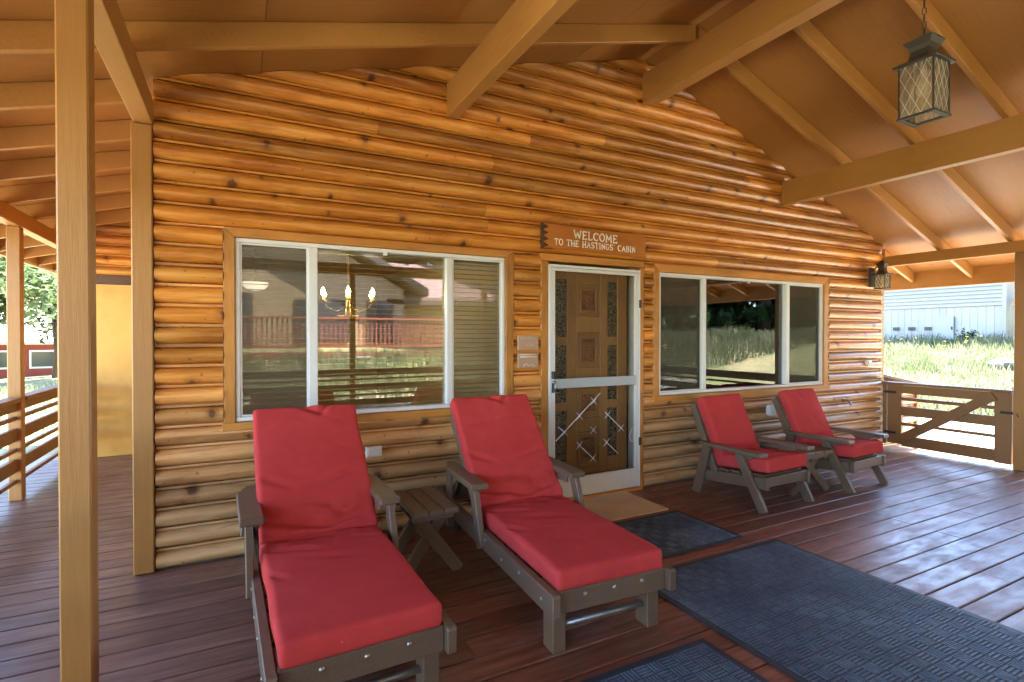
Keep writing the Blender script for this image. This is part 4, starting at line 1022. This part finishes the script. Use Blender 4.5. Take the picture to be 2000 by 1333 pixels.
def make_tree_kind(kind, seed):
    rg = random.Random(seed)
    if kind == 'oak':
        cl = []
        for i in range(26):
            a = rg.uniform(0, 6.28); q = rg.random() ** .6; z = rg.uniform(.32, 1.0); rr = 2.6 * math.sin(min(1, z * 1.1) * 2.6) ** .6 * q if z < .98 else .5
            cl.append((Vector((rr * math.cos(a), rr * math.sin(a), 6.5 * z)), rg.uniform(.55, 1.0)))
        crown = leaf_mesh('crown', 7000, lambda g: broad(g, 6, 2.6, cl), .13, 'leaf_a', seed)
        tr = MB().tube([(0, 0, -.4), (.05, 0, 1), (-.05, .05, 2.4), (.1, 0, 4.2), (.0, .1, 5.6)], [.24, .19, .15, .09, .03], 9)
        for c in cl[:14]: tr.tube([(0, 0, c[0].z * .55), tuple(c[0] * .6 + Vector((0, 0, c[0].z * .2))), tuple(c[0])], [.07, .045, .012], 6)
    else:
        def fn(g):
            t = g.random() ** .9; z = .25 + t * 11.8; lay = math.floor(z * 1.25) / 1.25 + .25 * g.random(); rr = (1 - t) * 2.5 + .15; a = g.uniform(0, 6.28)
            br = int(a / 6.28 * 9) + int(z * 1.25) * 3; a = (br % 9 + .5 + g.gauss(0, .16)) * 6.28 / 9 + br * .37; q = g.random() ** .5 * rr * (.75 + .4 * math.sin(br * 7.3))
            return Vector((q * math.cos(a), q * math.sin(a), lay + q * -.18 + g.gauss(0, .09))), 1
        crown = leaf_mesh('crown', 11000, fn, .19, 'leaf_b', seed)
        tr = MB().tube([(0, 0, -.4), (0, 0, 3), (.05, 0, 7), (0, 0, 12.2)], [.26, .2, .12, .02], 9)
        for i in range(40):
            z = 1.8 + i * .25; t = (z - 1.6) / 10.5; a = i * 2.4; rr = ((1 - t) * 2.5 + .15) * .8; tr.tube([(0, 0, z), (rr * math.cos(a), rr * math.sin(a), z - .18 * rr)], [.035, .008], 5)
    return crown, tr.mesh('trunk', 'bark')
kinds = {('oak', 0): make_tree_kind('oak', 3), ('oak', 1): make_tree_kind('oak', 8), ('pine', 0): make_tree_kind('pine', 5), ('pine', 1): make_tree_kind('pine', 12)}
def tree(kind, var, x, y, s, rz, label):
    t = empty('oak_tree' if kind == 'oak' else 'pine_tree', (x, y, gh(x, y)), rz, label, 'tree', 'trees around the cabin'); t.scale = (s, s, s * rng.uniform(.92, 1.1))
    link('crown', kinds[(kind, var)][0], t); link('trunk', kinds[(kind, var)][1], t)
tl = [('oak', 0, -7.6, 17, 1.0, 'bright leafy tree nearest beyond the left railing'), ('oak', 1, -11.5, 23, 1.25, 'leafy tree in front of the red house'), ('pine', 0, -17.5, 30, 1.2, 'tall conifer rising behind the leafy trees at left'),
      ('oak', 1, -4.8, 26, 1.2, 'leafy tree behind the ochre end wall'), ('pine', 1, -16, 39, 1.5, 'tall conifer beside the red house'), ('pine', 0, -22, 41, 1.5, 'tall conifer left of the red house'), ('oak', 0, -9, 44, 1.6, 'broad leafy tree behind the red house'),
      ('pine', 1, -14, 14, 1.2, 'conifer off the left side of the porch'), ('oak', 0, -13, 4, 1.1, 'leafy tree off the left edge of the porch'),
      ('pine', 0, 8.6, -10.6, 1.0, 'conifer in the front meadow mirrored in the large window'), ('pine', 1, 10.8, -16.5, 1.3, 'conifer right of the mirrored house'), ('pine', 0, 14.5, -15.0, 1.25, 'conifer mirrored in the right window'), ('pine', 1, 18.5, -14.5, 1.3, 'dark conifer mirrored at the right window edge'),
      ('pine', 0, 22.5, -13, 1.3, 'dark conifer far right of the mirrored meadow'), ('pine', 1, 26.5, -11, 1.35, 'conifer beyond the right end of the front meadow'), ('pine', 0, 12.5, -20, 1.5, 'tall conifer behind the mirrored meadow'), ('pine', 1, 17, -19.5, 1.5, 'tall dark conifer deep behind the mirrored meadow'), ('pine', 0, 21, -18.5, 1.5, 'tall conifer at the back of the meadow row'),
      ('pine', 1, 2.5, -26, 1.5, 'tall conifer behind the mirrored house'), ('pine', 0, -4, -25, 1.45, 'tall conifer behind the left half of the mirrored house'), ('pine', 1, 8, -25, 1.5, 'tall conifer behind the pinkish roof'), ('oak', 1, -8.5, -15, 1.3, 'leafy tree left of the mirrored house'),
      ('oak', 0, -2, -23, 2.0, 'broad leafy tree behind the mirrored gable'), ('oak', 1, 5, -22.5, 2.0, 'broad leafy tree behind the pinkish wing roof'), ('oak', 0, 11.5, -21.5, 1.9, 'broad leafy tree right of the pinkish wing roof'),
      ('pine', 0, 6.5, -30, 1.7, 'very tall conifer deep behind the pinkish wing roof'), ('pine', 1, 9.8, -29, 1.7, 'very tall conifer to the right behind the wing roof'), ('pine', 0, 3.2, -31, 1.7, 'very tall conifer deep behind the mirrored gable'), ('pine', 1, 13, -27, 1.7, 'very tall conifer past the wing roof end'),
      ('oak', 1, -13.5, 29, 1.5, 'spreading leafy tree to the left of the red house'), ('oak', 0, -8, 30, 1.4, 'spreading leafy tree to the right of the red house'), ('pine', 0, -13, 46, 1.7, 'tallest conifer behind the red house roof')]
far = [(15, -24), (19, -25), (23, -24.5), (27, -23), (31, -21), (35, -20), (25.5, -17), (29.5, -16), (34, -15), (24.5, -30), (30, -29), (36, -28), (42, -26), (48, -24), (40, -19), (46, -17)]
far += [(17, -17.3), (21.3, -16), (38.5, -15.5), (20.5, -21.5), (26, -20.5)]
for i, (x, y) in enumerate(far): tl.append(('pine', i % 2, x, y, 1.35 + .06 * (i % 5), 'dark conifer in the wood mirrored above the meadow in the right window'))
for i, (kd, vr, x, y, s, lb) in enumerate(tl): tree(kd, vr, x, y, s, i * 1.7, lb)

# ================================================================== meadow plants
def grass():
    rg = random.Random(11); vs = []; fs = []
    def patch(n, xr, yr, h0, h1, ok=lambda x, y: True):
        for i in range(n):
            x, y = rg.uniform(*xr), rg.uniform(*yr)
            if not ok(x, y): continue
            dn = noise.noise(Vector((x * .6, y * .6, 5)))
            if rg.random() > .62 + dn: continue
            z = gh(x, y) - .02; h = rg.uniform(h0, h1) * (1 + .5 * dn); a = rg.uniform(0, 6.28); w_ = rg.uniform(.008, .02); bx_, by = rg.gauss(0, .25) * h, rg.gauss(0, .25) * h
            o = len(vs); ca, sa = math.cos(a) * w_, math.sin(a) * w_
            vs.extend([(x - ca, y - sa, z), (x + ca, y + sa, z), (x + ca * .6 + bx_ * .4, y + sa * .6 + by * .4, z + h * .6), (x - ca * .6 + bx_ * .4, y - sa * .6 + by * .4, z + h * .6), (x + bx_, y + by, z + h)])
            fs.extend([(o, o + 1, o + 2, o + 3), (o + 3, o + 2, o + 4)])
    patch(70000, (11, 19.4), (-3, 9), .08, .30)
    patch(50000, (-4, 22), (-12, -7.4), .15, .45)
    patch(9000, (-10, -3), (8, 24), .1, .3)
    patch(2500, (18.5, 19.9), (3, 8), .15, .4)
    o = MB(); o.v = vs; o.f = fs; o.sm = [False] * len(fs); ob = o.build('meadow_grass', 'grass', recalc=False); tag(ob, 'tall dry and green meadow grass', 'grass', kind='stuff')
grass()
def shrub(x, y, h, label, mat='leaf_a', n=500):
    r = empty('shrub', (x, y, gh(x, y)), 0, label, 'shrub', 'small shrubs in the meadow'); rg = random.Random(int(x * 31 + y * 17))
    st = [Vector((rg.gauss(0, .35), rg.gauss(0, .35), 1)) * h * rg.uniform(.6, 1) for _ in range(9)]
    mb = MB()
    for s in st: mb.tube([(0, 0, -.05), tuple(s * .5), tuple(s)], [.012, .008, .003], 5)
    mb.build('stem', 'bark', r); link('foliage', leaf_mesh('foliage', n, lambda g: (g.choice(st) * g.uniform(.25, 1.05) + Vector((g.gauss(0, .05), g.gauss(0, .05), g.gauss(0, .05))), 1), .05, mat, int(x * 13)), r)
shrub(19.3, 3.85, .5, 'dark leafy shrub against the white skirting', 'leaf_b', 260); shrub(19.2, 6.9, .6, 'leafy shrub at the far left of the white skirting')
shrub(-8.2, 21, 1.6, 'round shrub in front of the red house wall', n=1500)
rk = MB(); rg = random.Random(4)
bm = bmesh.new(); bmesh.ops.create_icosphere(bm, subdivisions=3, radius=.45)
for v_ in bm.verts: v_.co *= 1 + .35 * noise.noise(v_.co * 2.3); v_.co.z *= .62
me = bpy.data.meshes.new('boulder'); bm.to_mesh(me); bm.free(); me.materials.append(M['rock']); ob = link('boulder', me); ob.scale = (.7, .7, .7); ob.location = (15.9, 1.72, gh(15.9, 1.72) + .05); tag(ob, 'grey boulder in the grass beyond the gate post', 'rock')
def flowers():
    rg = random.Random(21); hd_ = MB().lathe([(0, .0), (.03, .005), (.035, .015), (.0, .02)], n=7).mesh('flower_head', 'flower'); stm = MB().tube([(0, 0, -.5), (.01, 0, 0)], .004, 4).mesh('stem', 'leaf_a')
    for i in range(26):
        x, y = rg.uniform(16.5, 19.6), rg.uniform(2.8, 7.2); r = empty('yellow_flower', (x, y, gh(x, y) + rg.uniform(.28, .42)), rg.uniform(0, 6), 'tiny yellow wildflower on a thin stem before the white skirting', 'flower', 'yellow wildflowers in the meadow'); link('flower_head', hd_, r); link('stem', stm, r)
flowers()
